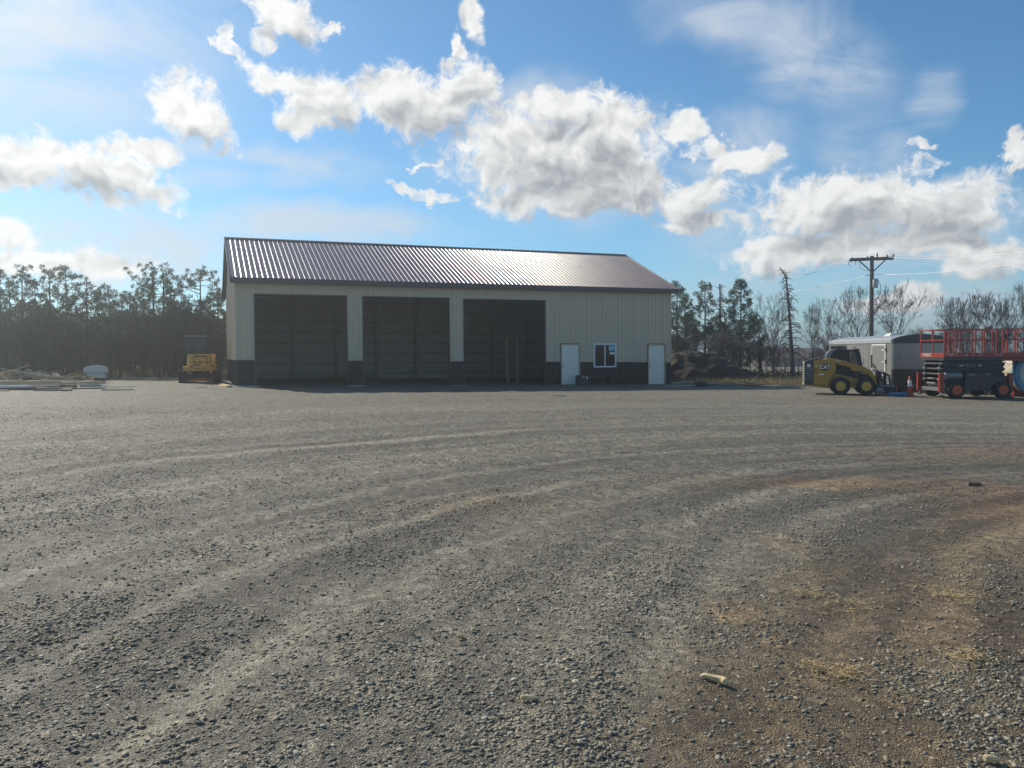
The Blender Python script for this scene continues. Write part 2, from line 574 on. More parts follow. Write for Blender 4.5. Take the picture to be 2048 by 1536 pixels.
def zones(x, y):
    """where the lanes of dust, red dirt, brown soil and field grass lie"""
    w = fbm(x * 0.35, y * 0.35, 3) - 0.5
    r = np.hypot(x - 10, y - 1) + 0.7 * w
    th = np.arctan2(y - 1, x - 10)
    dust = np.zeros_like(x)
    for c, wd, a in ((8.9, 0.30, 0.85), (9.75, 0.18, 0.7), (10.6, 0.14, 0.55), (11.75, 0.26, 0.8), (12.7, 0.18, 0.7), (13.9, 0.45, 1.0), (14.9, 0.25, 0.8),
                     (16.2, 0.4, 0.6), (18.3, 0.5, 0.8), (21.0, 0.8, 0.6), (25.0, 1.0, 0.5)):
        dust = np.maximum(dust, a * np.exp(-((r - c) / wd) ** 2))
    dust = dust * (0.45 + 1.1 * fbm(th * 9, r * 1.3, 4))
    dust = np.clip(dust + 0.45 * sstep(fbm(x * 0.9, y * 0.9, 5), 0.60, 0.78), 0, 1)
    dust = np.maximum(dust, 1.0 * np.exp(-((x - 14) / 4.5) ** 2 - ((y - 18 - 0.12 * (x - 14)) / 0.9) ** 2))
    far = sstep(y, 17, 26)
    dust = dust * (1 - 0.5 * far) + 0.25 * far
    red = np.zeros_like(x)
    for cx, cy, sx, sy, a in ((1.35, 4.9, 0.22, 0.22, 0.8), (4.2, 9.9, 1.7, 0.5, 0.8), (5.6, 8.6, 1.1, 1.6, 0.9), (1.7, 4.2, 0.6, 0.5, .35),
                              (1.3, 3.2, 0.7, 0.35, .35), (9.0, 13.0, 3.0, 1.2, 0.55), (2.6, 4.6, 0.8, 0.5, 0.5), (-0.2, 8.3, 0.8, 0.8, .3),
                              (13, 30, 4, 1.5, .35), (2.4, 6.8, .4, .4, .35)):
        red = np.maximum(red, a * np.exp(-((x - cx) / sx) ** 2 - ((y - cy) / sy) ** 2))
    red = np.clip(red * (0.4 + 1.2 * fbm(x * 2.2, y * 2.2, 4)), 0, 1)
    yy = np.maximum(0, y - 3)
    soil = sstep(x - (0.15 + 0.42 * yy + 0.05 * yy * yy) + 1.6 * w, -0.3, 1.1) * (1 - sstep(y, 9.5, 13)) * (y > 0)
    soil = soil * (0.30 + 1.15 * fbm(x * 1.4, y * 1.4, 4))
    edge = 47.5 - 1.32 * np.maximum(0, x - 9.5) + 6 * (fbm(x * 0.12, y * 0.12, 3) - 0.5) - 0.10 * np.maximum(0, -x - 20)
    edge = np.maximum(edge, 33.0 + 3 * (fbm(x * 0.2 + 9, y * 0.2, 3) - 0.5))
    field = sstep(y - edge, -1.2, 1.8)
    field = np.maximum(field, sstep(np.abs(x), 55, 75))
    field = np.maximum(field, sstep(-y, 40, 60))
    return r, th, dust, red, np.clip(soil, 0, 1), field


def gzn(x):
    return -0.456 * np.tanh(x / 30) - 0.07


def height(x, y):
    r, th, dust, red, soil, field = zones(x, y)
    near = 1 - sstep(np.hypot(x, y), 25, 60)
    h = gzn(x)
    h = h + near * (0.020 * (1 - dust) + 0.05 * (fbm(x * 0.5, y * 0.5, 3) - 0.5) + 0.03 * (fbm(x * 3.1, y * 3.1, 4) - 0.5))
    h = h + near * 0.010 * np.sin(r * 13 + 3 * fbm(x * .6, y * .6, 2)) * (1 - 0.6 * field)
    h = h + field * 0.12 * (fbm(x * 0.8, y * 0.8, 4) - 0.5)
    far = sstep(y, 70, 700)
    h = h + far * 3.5 * (fbm(x * 0.004, y * 0.004, 3) - 0.55) - 1.0 * sstep(y, 60, 200)
    # level building pad
    bx, by = (x + 12.266) * 0.9323 + (y - 36.136) * 0.3616, -(x + 12.266) * 0.3616 + (y - 36.136) * 0.9323
    ins = sstep(bx, -2, -.2) * (1 - sstep(bx, 22.6, 24.5)) * sstep(by, -2.5, -.5) * (1 - sstep(by, 11, 13))
    return h * (1 - ins) + (gzn(x) + 0.0) * ins


def axis(dense, step, lo, hi, grow=1.13):
    a = list(np.arange(dense[0], dense[1], step))
    s = step
    v = dense[1]
    while v < hi:
        a.append(v)
        s *= grow
        v += s
    a.append(hi)
    s, v, b = step, dense[0], []
    while v > lo:
        s *= grow
        v -= s
        b.append(v)
    return np.array(sorted(set(b + a)))


xs = axis((-9, 9), 0.075, -2500, 2500, 1.07)
ys = axis((2.0, 13), 0.06, -300, 5000, 1.03)
XX, YY = np.meshgrid(xs, ys)
ZZ = height(XX, YY)
nx, ny = len(xs), len(ys)
gme = bpy.data.meshes.new('ground')
gme.vertices.add(nx * ny)
gme.vertices.foreach_set('co', np.stack([XX, YY, ZZ], -1).astype(np.float32).ravel())
ii = (np.arange(ny - 1)[:, None] * nx + np.arange(nx - 1)[None, :]).ravel()
quads = np.stack([ii, ii + 1, ii + nx + 1, ii + nx], -1).astype(np.int32)
gme.loops.add(quads.size)
gme.loops.foreach_set('vertex_index', quads.ravel())
gme.polygons.add(len(quads))
gme.polygons.foreach_set('loop_start', np.arange(0, quads.size, 4, dtype=np.int32))
gme.polygons.foreach_set('use_smooth', np.ones(len(quads), dtype=bool))
gme.update()
zz = zones(XX, YY)
FADE = 1 - 0.75 * sstep(YY, 11, 22)
STREAK = np.clip(0.5 + FADE * (1.5 * (fbm(zz[0] * 3.0, zz[1] * 2.2 + 3, 4) - 0.5) + 0.8 * (fbm(zz[0] * 0.7, zz[1] * 2, 3) - 0.5)), 0, 1)
at_ = gme.attributes.new('streak', 'FLOAT', 'POINT')
at_.data.foreach_set('value', STREAK.astype(np.float32).ravel())
for nm, arr in zip(('dust', 'red', 'soil', 'field'), zz[2:]):
    at_ = gme.attributes.new(nm, 'FLOAT', 'POINT')
    at_.data.foreach_set('value', arr.astype(np.float32).ravel())


def ground_mat():
    m = bpy.data.materials.new('gravel_ground')
    m.use_nodes = True
    N, L = m.node_tree.nodes, m.node_tree.links
    b = N['Principled BSDF']
    b.inputs['Roughness'].default_value = 0.7
    b.inputs['Specular IOR Level'].default_value = 0.4
    tc = N.new('ShaderNodeTexCoord').outputs['Object']

    def noise(sc_, det=5, rough=0.6):
        n = N.new('ShaderNodeTexNoise')
        n.inputs['Scale'].default_value = sc_
        n.inputs['Detail'].default_value = det
        n.inputs['Roughness'].default_value = rough
        L.new(tc, n.inputs['Vector'])
        return n.outputs['Fac']

    def vor(sc_, out):
        n = N.new('ShaderNodeTexVoronoi')
        n.inputs['Scale'].default_value = sc_
        L.new(tc, n.inputs['Vector'])
        return n.outputs[out]

    def ramp(v, stops):
        n = N.new('ShaderNodeValToRGB')
        e = n.color_ramp.elements
        while len(e) < len(stops):
            e.new(0.5)
        for k, (p, c) in enumerate(stops):
            e[k].position = p
            e[k].color = (*c, 1)
        L.new(v, n.inputs[0])
        return n.outputs[0]

    def mix(f, a, c, mode='MIX'):
        n = N.new('ShaderNodeMix')
        n.data_type = 'RGBA'
        n.blend_type = mode
        if isinstance(f, float):
            n.inputs[0].default_value = f
        else:
            L.new(f, n.inputs[0])
        for i, v in ((6, a), (7, c)):
            if isinstance(v, tuple):
                n.inputs[i].default_value = (*v, 1)
            else:
                L.new(v, n.inputs[i])
        return n.outputs[2]

    def mth(op, a, c, clamp=False):
        n = N.new('ShaderNodeMath')
        n.operation = op
        n.use_clamp = clamp
        for i, v in enumerate((a, c)):
            if isinstance(v, (int, float)):
                n.inputs[i].default_value = v
            else:
                L.new(v, n.inputs[i])
        return n.outputs[0]

    def attr(nm):
        n = N.new('ShaderNodeAttribute')
        n.attribute_name = nm
        return n.outputs['Fac']

    sep_ = N.new('ShaderNodeSeparateColor')
    L.new(vor(95, 'Color'), sep_.inputs[0])
    cell = sep_.outputs[0]
    grav = ramp(cell, [(0.0, (0.10, 0.095, 0.080)), (0.45, (0.20, 0.19, 0.160)), (0.8, (0.29, 0.275, 0.235)), (1.0, (0.42, 0.40, 0.34))])
    grav = mix(0.45, grav, ramp(noise(140, 3, 0.7), [(0.3, (0.12, 0.113, 0.10)), (0.7, (0.30, 0.28, 0.25))]))
    grav = mix(ramp(noise(0.6, 5), [(0.45, (0, 0, 0)), (0.7, (0.35, 0.35, 0.35))]), grav, (0.25, 0.23, 0.185))
    dustc = ramp(noise(22, 8, 0.75), [(0.3, (0.23, 0.203, 0.15)), (0.55, (0.335, 0.30, 0.225)), (0.75, (0.41, 0.37, 0.285))])
    redc = ramp(noise(18, 8, 0.75), [(0.3, (0.27, 0.18, 0.095)), (0.7, (0.43, 0.29, 0.16))])
    soilc = ramp(noise(16, 9, 0.8), [(0.28, (0.12, 0.09, 0.05)), (0.5, (0.25, 0.19, 0.11)), (0.75, (0.37, 0.29, 0.18))])
    fieldc = ramp(noise(0.9, 10, 0.75), [(0.3, (0.085, 0.065, 0.04)), (0.45, (0.19, 0.155, 0.085)), (0.6, (0.24, 0.20, 0.11)), (0.75, (0.15, 0.145, 0.07))])
    nb = noise(7, 8, 0.75)
    cr_ = lambda v: mth('ADD', mth('ADD', mth('MULTIPLY', mth('SUBTRACT', v, 0.5), 1.7), mth('MULTIPLY', mth('SUBTRACT', nb, 0.5), 1.1)), 0.38, True)
    grav = mix(1.0, grav, (1.15, 1.085, 0.945), 'MULTIPLY')
    c = mix(mth('MULTIPLY', cr_(attr('dust')), 0.95), grav, dustc)
    c = mix(mth('MULTIPLY', attr('soil'), 1.25, True), c, soilc)
    c = mix(mth('MULTIPLY', attr('red'), 1.35, True), c, redc)
    stk = mth('ADD', mth('MULTIPLY', attr('streak'), 1.1), mth('MULTIPLY', mth('SUBTRACT', noise(5.5, 8, 0.8), 0.5), 0.9))
    c = mix(1.0, c, ramp(stk, [(0.15, (0.60, 0.59, 0.58)), (0.55, (1.0, 1.0, 1.0)), (0.95, (1.42, 1.41, 1.38))]), 'MULTIPLY')
    c = mix(cr_(attr('field')), c, fieldc)
    for sc_g, lo_g, hi_g in ((150, 0.62, 1.42), (58, 0.74, 1.30), (19, 0.70, 1.34), (8.5, 0.80, 1.22)):
        sg = N.new('ShaderNodeSeparateColor')
        L.new(vor(sc_g, 'Color'), sg.inputs[0])
        c = mix(1.0, c, ramp(sg.outputs[1], [(0.0, (lo_g,) * 3), (0.6, (1.0,) * 3), (1.0, (hi_g,) * 3)]), 'MULTIPLY')
    L.new(c, b.inputs['Base Color'])
    # stones and grit as relief
    hgt = mth('ADD', mth('ADD', mth('MULTIPLY', vor(95, 'Distance'), -0.8), mth('MULTIPLY', vor(210, 'Distance'), -0.5)), mth('MULTIPLY', noise(45, 6, 0.75), 0.9))
    hgt = mth('ADD', hgt, mth('MULTIPLY', noise(3.5, 3), 1.0))
    bu = N.new('ShaderNodeBump')
    bu.inputs['Strength'].default_value = 0.9
    bu.inputs['Distance'].default_value = 0.030
    L.new(hgt, bu.inputs['Height'])
    L.new(bu.outputs[0], b.inputs['Normal'])
    return m


gme.materials.append(ground_mat())
ground = bpy.data.objects.new('ground', gme)
COL.objects.link(ground)
tag(ground, kind='structure')

# loose gravel: real stones strewn over the yard, densest where the photo shows them large
PHI = (1 + 5 ** .5) / 2
ICO_V = np.array([(-1, PHI, 0), (1, PHI, 0), (-1, -PHI, 0), (1, -PHI, 0), (0, -1, PHI), (0, 1, PHI), (0, -1, -PHI), (0, 1, -PHI),
                  (PHI, 0, -1), (PHI, 0, 1), (-PHI, 0, -1), (-PHI, 0, 1)]) / 1.902
ICO_F = np.array([(0, 11, 5), (0, 5, 1), (0, 1, 7), (0, 7, 10), (0, 10, 11), (1, 5, 9), (5, 11, 4), (11, 10, 2), (10, 7, 6), (7, 1, 8),
                  (3, 9, 4), (3, 4, 2), (3, 2, 6), (3, 6, 8), (3, 8, 9), (4, 9, 5), (2, 4, 11), (6, 2, 10), (8, 6, 7), (9, 8, 1)])


def strew(name, n, ylo, yhi, r0, r1, mat, keep):
    y = ylo * (yhi / ylo) ** rng.random(n)
    x = (rng.random(n) * 2 - 1) * (0.72 * y + 1.0)
    k = rng.random(n) < keep(x, y)
    x, y = x[k], y[k]
    n = len(x)
    s = r0 * (r1 / r0) ** (rng.random(n) ** 3.2)
    z = height(x, y)
    sc3 = np.stack([s * rng.uniform(0.9, 1.8, n), s * rng.uniform(0.7, 1.1, n), s * rng.uniform(0.32, 0.66, n)], -1)
    v = ICO_V[None] * rng.uniform(0.62, 1.28, (n, 12, 1)) * sc3[:, None, :]
    a, t = rng.uniform(0, 2 * np.pi, n), rng.normal(0, 0.3, n)
    vx, vz = v[..., 0] * np.cos(t)[:, None] - v[..., 2] * np.sin(t)[:, None], v[..., 0] * np.sin(t)[:, None] + v[..., 2] * np.cos(t)[:, None]
    vy = v[..., 1]
    px = vx * np.cos(a)[:, None] - vy * np.sin(a)[:, None] + x[:, None]
    py = vx * np.sin(a)[:, None] + vy * np.cos(a)[:, None] + y[:, None]
    pz = vz + (z + sc3[:, 2] * 0.22)[:, None]
    me = bpy.data.meshes.new(name)
    me.vertices.add(n * 12)
    me.vertices.foreach_set('co', np.stack([px, py, pz], -1).astype(np.float32).ravel())
    fs = (ICO_F[None] + (np.arange(n) * 12)[:, None, None]).astype(np.int32).ravel()
    me.loops.add(len(fs))
    me.loops.foreach_set('vertex_index', fs)
    me.polygons.add(len(fs) // 3)
    me.polygons.foreach_set('loop_start', np.arange(0, len(fs), 3, dtype=np.int32))
    me.update()
    me.materials.append(mat)
    o = bpy.data.objects.new(name, me)
    COL.objects.link(o)
    return o


def stone_mat():
    m = M('gravel_stone', (0.2, 0.19, 0.17), 0.75, var=0.2, scale=40, spec=0.35)
    N, L = m.node_tree.nodes, m.node_tree.links
    g = N.new('ShaderNodeNewGeometry')
    cr = N.new('ShaderNodeValToRGB')
    st = [(0.0, (0.135, 0.125, 0.10)), (0.3, (0.21, 0.195, 0.155)), (0.6, (0.265, 0.242, 0.18)), (0.85, (0.33, 0.285, 0.21)), (1.0, (0.46, 0.43, 0.345))]
    e = cr.color_ramp.elements
    while len(e) < len(st):
        e.new(0.5)
    for k, (p, c) in enumerate(st):
        e[k].position = p
        e[k].color = (*c, 1)
    L.new(g.outputs['Random Per Island'], cr.inputs[0])
    mx = N.new('ShaderNodeMix')
    mx.data_type = 'RGBA'
    mx.blend_type = 'MULTIPLY'
    mx.inputs[0].default_value = 1
    old = [l for l in L if l.to_socket.name == 'Base Color'][0]
    src = old.from_socket
    e2 = src.node.color_ramp.elements
    e2[0].color, e2[1].color = (0.75, 0.75, 0.75, 1), (1.15, 1.13, 1.1, 1)
    L.new(src, mx.inputs[6])
    L.new(cr.outputs[0], mx.inputs[7])
    L.new(mx.outputs[2], N['Principled BSDF'].inputs['Base Color'])
    return m


def keep_gravel(x, y):
    r, th, dust, red, soil, field = zones(x, y)
    k = (1 - 0.74 * np.clip(dust * 1.4, 0, 1)) * (1 - 0.7 * red) * (1 - 0.30 * soil) * (1 - field)
    k = k * (0.35 + 0.95 * sstep(fbm(x * 1.1 + 40, y * 1.1, 4), 0.35, 0.65))
    heap = np.exp(-((x - 2.35) / 0.45) ** 2 - ((y - 3.6) / 0.55) ** 2)
    return np.clip(k + heap, 0, 1)


STONE = stone_mat()
gv = strew('gravel', 460000, 2.6, 22, 0.0028, 0.0150, STONE, keep_gravel)
tag(gv, 'loose grey crushed gravel strewn over the yard', 'gravel', kind='stuff')

# ================================================================== the shop building
TH = 0.370
shop = empty('metal_shop', (-12.266, 36.136, 0), TH)
tag(shop, 'long beige metal shop building with three open bays and a dark ribbed roof', 'building')
LEN, DEP, EAVE, RIDGE = 22.43, 10.84, 4.93, 7.41
RIB = 0.2286
base_z = lambda s: 0.10 - 0.0160 * s
wz = lambda s: 1.29 - 0.0143 * s


def ribbed(mb, x0, x1, zb, zt, y, out=-1, rh=0.021, y1=None):
    """ribbed steel sheet in the x-z plane; zb, zt are functions of x"""
    xs_ = [x0]
    prof = [(x0, 0)]
    k = math.ceil((x0 + 0.03) / RIB)
    while k * RIB < x1 - 0.03:
        c = k * RIB
        r_ = rh * (1.55 if k % 4 == 0 else 1.0)
        prof += [(c - 0.026, 0), (c - 0.010, r_), (c + 0.010, r_), (c + 0.026, 0)]
        for q in (1 / 3, 2 / 3):
            m_ = c + RIB * q
            if m_ < x1 - 0.02:
                prof += [(m_ - 0.012, 0), (m_, 0.003), (m_ + 0.012, 0)]
        k += 1
    prof.append((x1, 0))
    prof.sort()
    vs, fs = [], []
    for (x, d) in prof:
        vs += [(x, y + out * d, zb(x)), (x, y + out * d, zt(x))]
    for i in range(len(prof) - 1):
        fs.append((2 * i, 2 * i + 2, 2 * i + 3, 2 * i + 1))
    mb.add(vs, fs)


BAYS = [(0.80, 4.95, 4.26), (5.65, 9.92, 4.25), (10.61, 15.02, 4.22)]
DOORS = [(15.84, 16.96, 2.01), (20.98, 22.10, 1.985)]
WIN = (17.74, 19.07, 0.75, 2.01)
T = lambda s: 4.72


def const(v):
    return lambda s: v


cuts = [0.0]
for a, b, t in BAYS: cuts += [a, b]
solid = [(0, 0.80), (4.95, 5.65), (9.92, 10.61), (15.02, 15.84), (16.96, 17.74), (19.07, 20.98), (22.10, LEN)]


def panel(name, mat, a, b, zb, zt):
    mb = MB()
    ribbed(mb, a, b, zb, zt, 0)
    return mb.build(name, mat, shop, fix=False)


up = MB()
for a, b in solid:
    ribbed(up, a, b, wz, T, 0)
    panel('wainscot', MT['wains'], a, b, base_z, lambda s: wz(s) - 0.001)
for a, b, t in BAYS + DOORS + [(WIN[0], WIN[1], WIN[3])]:
    ribbed(up, a, b, const(t), T, 0)
panel('wainscot', MT['wains'], WIN[0], WIN[1], base_z, const(WIN[2]))
# back of the front wall, gable ends
up.build('siding', MT['siding'], shop, fix=False)
for x, sgn in ((0.0, -1), (LEN, 1)):
    yb = [0.0]
    k = 1
    while k * RIB < DEP - 0.05:
        yb += [k * RIB - 0.026, k * RIB - 0.010, k * RIB + 0.010, k * RIB + 0.026]
        k += 1
    yb.append(DEP)
    ga, gl = MB(), MB()
    for mbx, zlo, zhi in ((ga, lambda y: wz(x), lambda y: 4.72 + (RIDGE - EAVE) * (1 - abs(y - DEP / 2) / (DEP / 2))),
                          (gl, lambda y: base_z(x), lambda y: wz(x) - 0.001)):
        vs, fs = [], []
        for i, y in enumerate(yb):
            d = 0.016 if (i % 4 in (2, 3) and 0 < i < len(yb) - 1) else 0
            vs += [(x + sgn * d, y, zlo(y)), (x + sgn * d, y, zhi(y))]
        for i in range(len(yb) - 1):
            fs.append((2 * i, 2 * i + 2, 2 * i + 3, 2 * i + 1))
        mbx.add(vs, fs)
    ga.build('gable_siding', MT['siding'], shop, fix=False)
    gl.build('gable_wainscot', MT['wains'], shop, fix=False)
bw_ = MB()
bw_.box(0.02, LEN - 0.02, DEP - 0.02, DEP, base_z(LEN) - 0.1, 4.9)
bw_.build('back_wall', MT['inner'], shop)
# inside framing seen through the bays
fr = MB()
k = 0
while 0.35 + 0.61 * k < 4.8:
    z = 0.35 + 0.61 * k
    fr.box(0.05, LEN - 0.05, DEP - 0.17, DEP - 0.023, z, z + 0.04)
    k += 1
fr.build('wall_girts', MT['frame_wood'], shop)
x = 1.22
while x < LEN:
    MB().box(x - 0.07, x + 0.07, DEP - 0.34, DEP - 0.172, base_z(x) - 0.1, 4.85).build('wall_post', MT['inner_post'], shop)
    x += 2.44
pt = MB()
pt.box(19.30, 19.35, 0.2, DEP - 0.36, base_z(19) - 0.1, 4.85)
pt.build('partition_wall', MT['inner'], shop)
ip = MB()
for a, b in ((0.06, 0.72), (5.03, 5.57), (10.0, 10.53), (15.1, 15.3)):
    ip.box(a, b, 0.022, 0.16, base_z(a) - 0.1, 4.7)
ip.box(0.1, 15.3, 0.024, 0.12, 4.30, 4.68)
ip.build('front_framing', MT['frame_wood'], shop)
tr = MB()
x = 1.22
while x < LEN:
    tr.box(x - 0.04, x + 0.04, 0.2, DEP - 0.36, 4.74, 4.9)
    for sg in (0, 1):
        a = (x, 0.2 if sg == 0 else DEP - 0.36, 4.98)
        tr.bar(a, (x, DEP / 2, RIDGE - 0.14), 0.05, 0.14)
    tr.bar((x, DEP / 2, 4.9), (x, DEP / 2, RIDGE - 0.2), 0.05, 0.1)
    x += 2.44
tr.build('roof_trusses', MT['frame_wood'], shop)
for a, b, t in BAYS:
    jt = MB()
    jt.box(a, a + 0.05, -0.022, 0.2, base_z(a) - 0.05, t)
    jt.box(b - 0.05, b, -0.022, 0.2, base_z(b) - 0.05, t)
    jt.box(a + 0.051, b - 0.051, -0.022, 0.2, t - 0.045, t - 0.001)
    jt.build('bay_trim', MT['trim'], shop)
for x in (0.0, LEN):
    ct = MB()
    s_ = -1 if x == 0 else 1
    for z0, z1 in ((wz(x), 4.71),):
        ct.box(x - 0.02 if s_ < 0 else x - 0.10, x + 0.10 if s_ < 0 else x + 0.02, -0.024, -0.019, z0, z1)
        ct.box(x + s_ * 0.019, x + s_ * 0.024, -0.018, 0.10, z0, z1)
    ct.build('corner_trim', MT['siding'], shop)
# wainscot cap trim line
for a, b in solid:
    wc_ = MB()
    wc_.add([(a, -0.024, wz(a) - 0.03), (b, -0.024, wz(b) - 0.03), (b, -0.024, wz(b) + 0.012), (a, -0.024, wz(a) + 0.012),
             (a, -0.003, wz(a) - 0.03), (b, -0.003, wz(b) - 0.03), (b, -0.003, wz(b) + 0.012), (a, -0.003, wz(a) + 0.012)],
            [(0, 1, 2, 3), (7, 6, 5, 4), (3, 2, 6, 7), (0, 4, 5, 1)])
    wc_.build('wainscot_trim', MT['trim'], shop)
bb = MB()
for a, b in ((15.03, 22.42),):
    bb.add([(a, -0.045, base_z(a) - 0.30), (b, -0.045, base_z(b) - 0.30), (b, -0.045, base_z(b) + 0.02), (a, -0.045, base_z(a) + 0.02),
            (a, -0.004, base_z(a) - 0.30), (b, -0.004, base_z(b) - 0.30), (b, -0.004, base_z(b) + 0.02), (a, -0.004, base_z(a) + 0.02)],
           [(0, 1, 2, 3), (7, 6, 5, 4), (3, 2, 6, 7), (0, 4, 5, 1), (0, 3, 7, 4), (1, 5, 6, 2)])
bb.build('grade_board', MT['treated'], shop)

# roof
OV, EV = 0.20, 0.40
roof = MB()
slope = (RIDGE - EAVE) / (DEP / 2 + EV)
nrm = Vector((0, -slope, 1)).normalized()


def roof_side(sg):
    prof = [(-OV, 0.0)]
    k = 0
    while True:
        c = -OV + 0.03 + k * RIB
        if c > LEN + OV - 0.03: break
        prof += [(c - 0.0275, 0), (c - 0.0235, 0.0024), (c - 0.0122, 0.0168), (c - 0.0085, 0.0188), (c + 0.0085, 0.0188), (c + 0.0122, 0.0168), (c + 0.0235, 0.0024), (c + 0.0275, 0)]
        for q in (1 / 3, 2 / 3):
            m_ = c + RIB * q
            if m_ < LEN + OV - 0.05:
                prof += [(m_ - 0.022, 0), (m_ - 0.006, 0.003), (m_ + 0.006, 0.003), (m_ + 0.022, 0)]
        k += 1
    prof = sorted(prof) + [(LEN + OV, 0)]
    vs, fs = [], []
    for x, d in prof:
        for y, z in ((-EV, EAVE), (DEP / 2, RIDGE)):
            yy, zz_ = y - slope * d, z + d
            if sg: yy = DEP - yy
            vs.append((x, yy, zz_))
    for i in range(len(prof) - 1):
        fs.append((2 * i, 2 * i + 2, 2 * i + 3, 2 * i + 1))
    roof.add(vs, fs)


roof_side(0)
roof_side(1)
rf = roof.build('roof', MT['roof'], shop, fix=False)
# thickness under the sheets, fascia, rake and ridge trim
ud = MB()
for sg in (0, 1):
    pts = [(-EV + 0.03, EAVE - 0.02), (DEP / 2, RIDGE - 0.03), (DEP / 2, RIDGE - 0.10), (-EV + 0.03, EAVE - 0.10)]
    if sg: pts = [(DEP - y, z) for y, z in pts]
    ud.prism_x(pts, -OV + 0.02, LEN + OV - 0.02)
ud.build('roof_deck', MT['frame_wood'], rf)
for sg in (0, 1):
    fa = MB()
    y0, y1 = -EV - 0.012, -EV + 0.02
    if sg: y0, y1 = DEP + EV - 0.02, DEP + EV + 0.012
    fa.box(-OV - 0.015, LEN + OV + 0.015, y0, y1, 4.70, EAVE - 0.006)
    a, b = (-EV + 0.021, -0.03) if not sg else (DEP + 0.03, DEP + EV - 0.021)
    fa.box(-OV, LEN + OV, a, b, 4.705, 4.72)
    fa.build('fascia', MT['trim'], rf)
for x0, x1 in ((-OV - 0.02, -OV + 0.004), (LEN + OV - 0.004, LEN + OV + 0.02)):
    rk = MB()
    for sg in (0, 1):
        pts = [(-EV - 0.015, EAVE + 0.035), (DEP / 2, RIDGE + 0.045), (DEP / 2, RIDGE - 0.20), (-EV - 0.015, EAVE - 0.23)]
        if sg: pts = [(DEP - y, z) for y, z in pts]
        rk.prism_x(pts, x0, x1)
    rk.build('rake_trim', MT['trim'], rf)
rc = MB()
for sg in (-1, 1):
    pts = [(DEP / 2, RIDGE + 0.055), (DEP / 2 + sg * 0.17, RIDGE + 0.055 - 0.17 * slope), (DEP / 2 + sg * 0.17, RIDGE + 0.03 - 0.17 * slope), (DEP / 2, RIDGE + 0.03)]
    rc.prism_x(pts, -OV - 0.022, LEN + OV + 0.022)
rc.build('ridge_cap', MT['trim'], rf)

# entry doors
for i, (a, b, t) in enumerate(DOORS):
    zb = base_z(a) + 0.03
    f_ = MB()
    f_.box(a + 0.02, a + 0.075, -0.05, 0.10, zb, t - 0.015)
    f_.box(b - 0.075, b - 0.02, -0.05, 0.10, zb, t - 0.015)
    f_.box(a + 0.0755, b - 0.0755, -0.05, 0.10, t - 0.07, t - 0.015)
    d_ = MB().box(a + 0.085, b - 0.085, -0.012 if i == 0 else 0.0, 0.035, zb + 0.04, t - 0.08).build('door', MT['white'], shop, bevel=0.004)
    f_.build('frame', MT['wood'], d_, bevel=0.004)
    MB().box(a + 0.077, b - 0.077, -0.04, 0.05, zb, zb + 0.035).build('threshold', MT['alu'], d_)
    tk = MB()
    tk.box(a + 0.002, a + 0.0195, -0.030, 0.02, zb, t - 0.002)
    tk.box(b - 0.0195, b - 0.002, -0.030, 0.02, zb, t - 0.002)
    tk.box(a + 0.002, b - 0.002, -0.034, 0.02, t - 0.0145, t + 0.012)
    tk.build('flashing', MT['black'], d_)
    yk = -0.013 if i == 0 else -0.001
    MB().lathe([(0.028, yk), (0.028, yk - 0.02), (0.012, yk - 0.025), (0.03, yk - 0.05), (0.02, yk - 0.07)], (a + 0.16, 0, zb + 0.92), 'y', 12).build('knob', MT['black'], d_)
    MB().lathe([(0.026, yk), (0.026, yk - 0.015), (0.02, yk - 0.022)], (a + 0.16, 0, zb + 1.08), 'y', 12).build('deadbolt', MT['black'], d_)
    for q in range(3):
        z = zb + 0.25 + q * 0.75
        MB().box(b - 0.10, b - 0.078, yk - 0.006, yk + 0.01, z, z + 0.10).build('hinge', MT['brass'], d_)

# slider window
a, b, z0, z1 = WIN
w_ = MB()
w_.box(a, a + 0.08, -0.045, 0.06, z0, z1)
w_.box(b - 0.08, b, -0.045, 0.06, z0, z1)
w_.box(a + 0.081, b - 0.081, -0.045, 0.06, z0, z0 + 0.08)
w_.box(a + 0.081, b - 0.081, -0.045, 0.06, z1 - 0.08, z1)
c_ = (a + b) / 2
w_.box(c_ - 0.032, c_ + 0.032, -0.032, 0.06, z0 + 0.081, z1 - 0.081)
wo = w_.build('window', MT['vinyl'], shop, bevel=0.006)
MB().box(a + 0.082, c_ - 0.034, 0.0, 0.012, z0 + 0.082, z1 - 0.082).build('pane', MT['pane'], wo)
MB().box(c_ + 0.034, b - 0.082, -0.015, -0.003, z0 + 0.082, z1 - 0.082).build('pane', MT['pane'], wo)
MB().box(b - 0.42, b - 0.10, -0.019, -0.0165, z1 - 0.40, z1 - 0.10).build('sticker', M('blue_sticker', (0.10, 0.42, 0.60), 0.5, var=0.05), wo)
MB().prism([(b - 0.42, z1 - 0.46), (b - 0.10, z1 - 0.46), (b - 0.10, z1 - 0.60), (b - 0.36, z1 - 0.57)], -0.019, -0.0165).build('paper_label', MT['white'], wo)
lettering('IDA', 0.24, MT['white'], wo, (b - 0.26, -0.021, z1 - 0.25), ext=0.001)

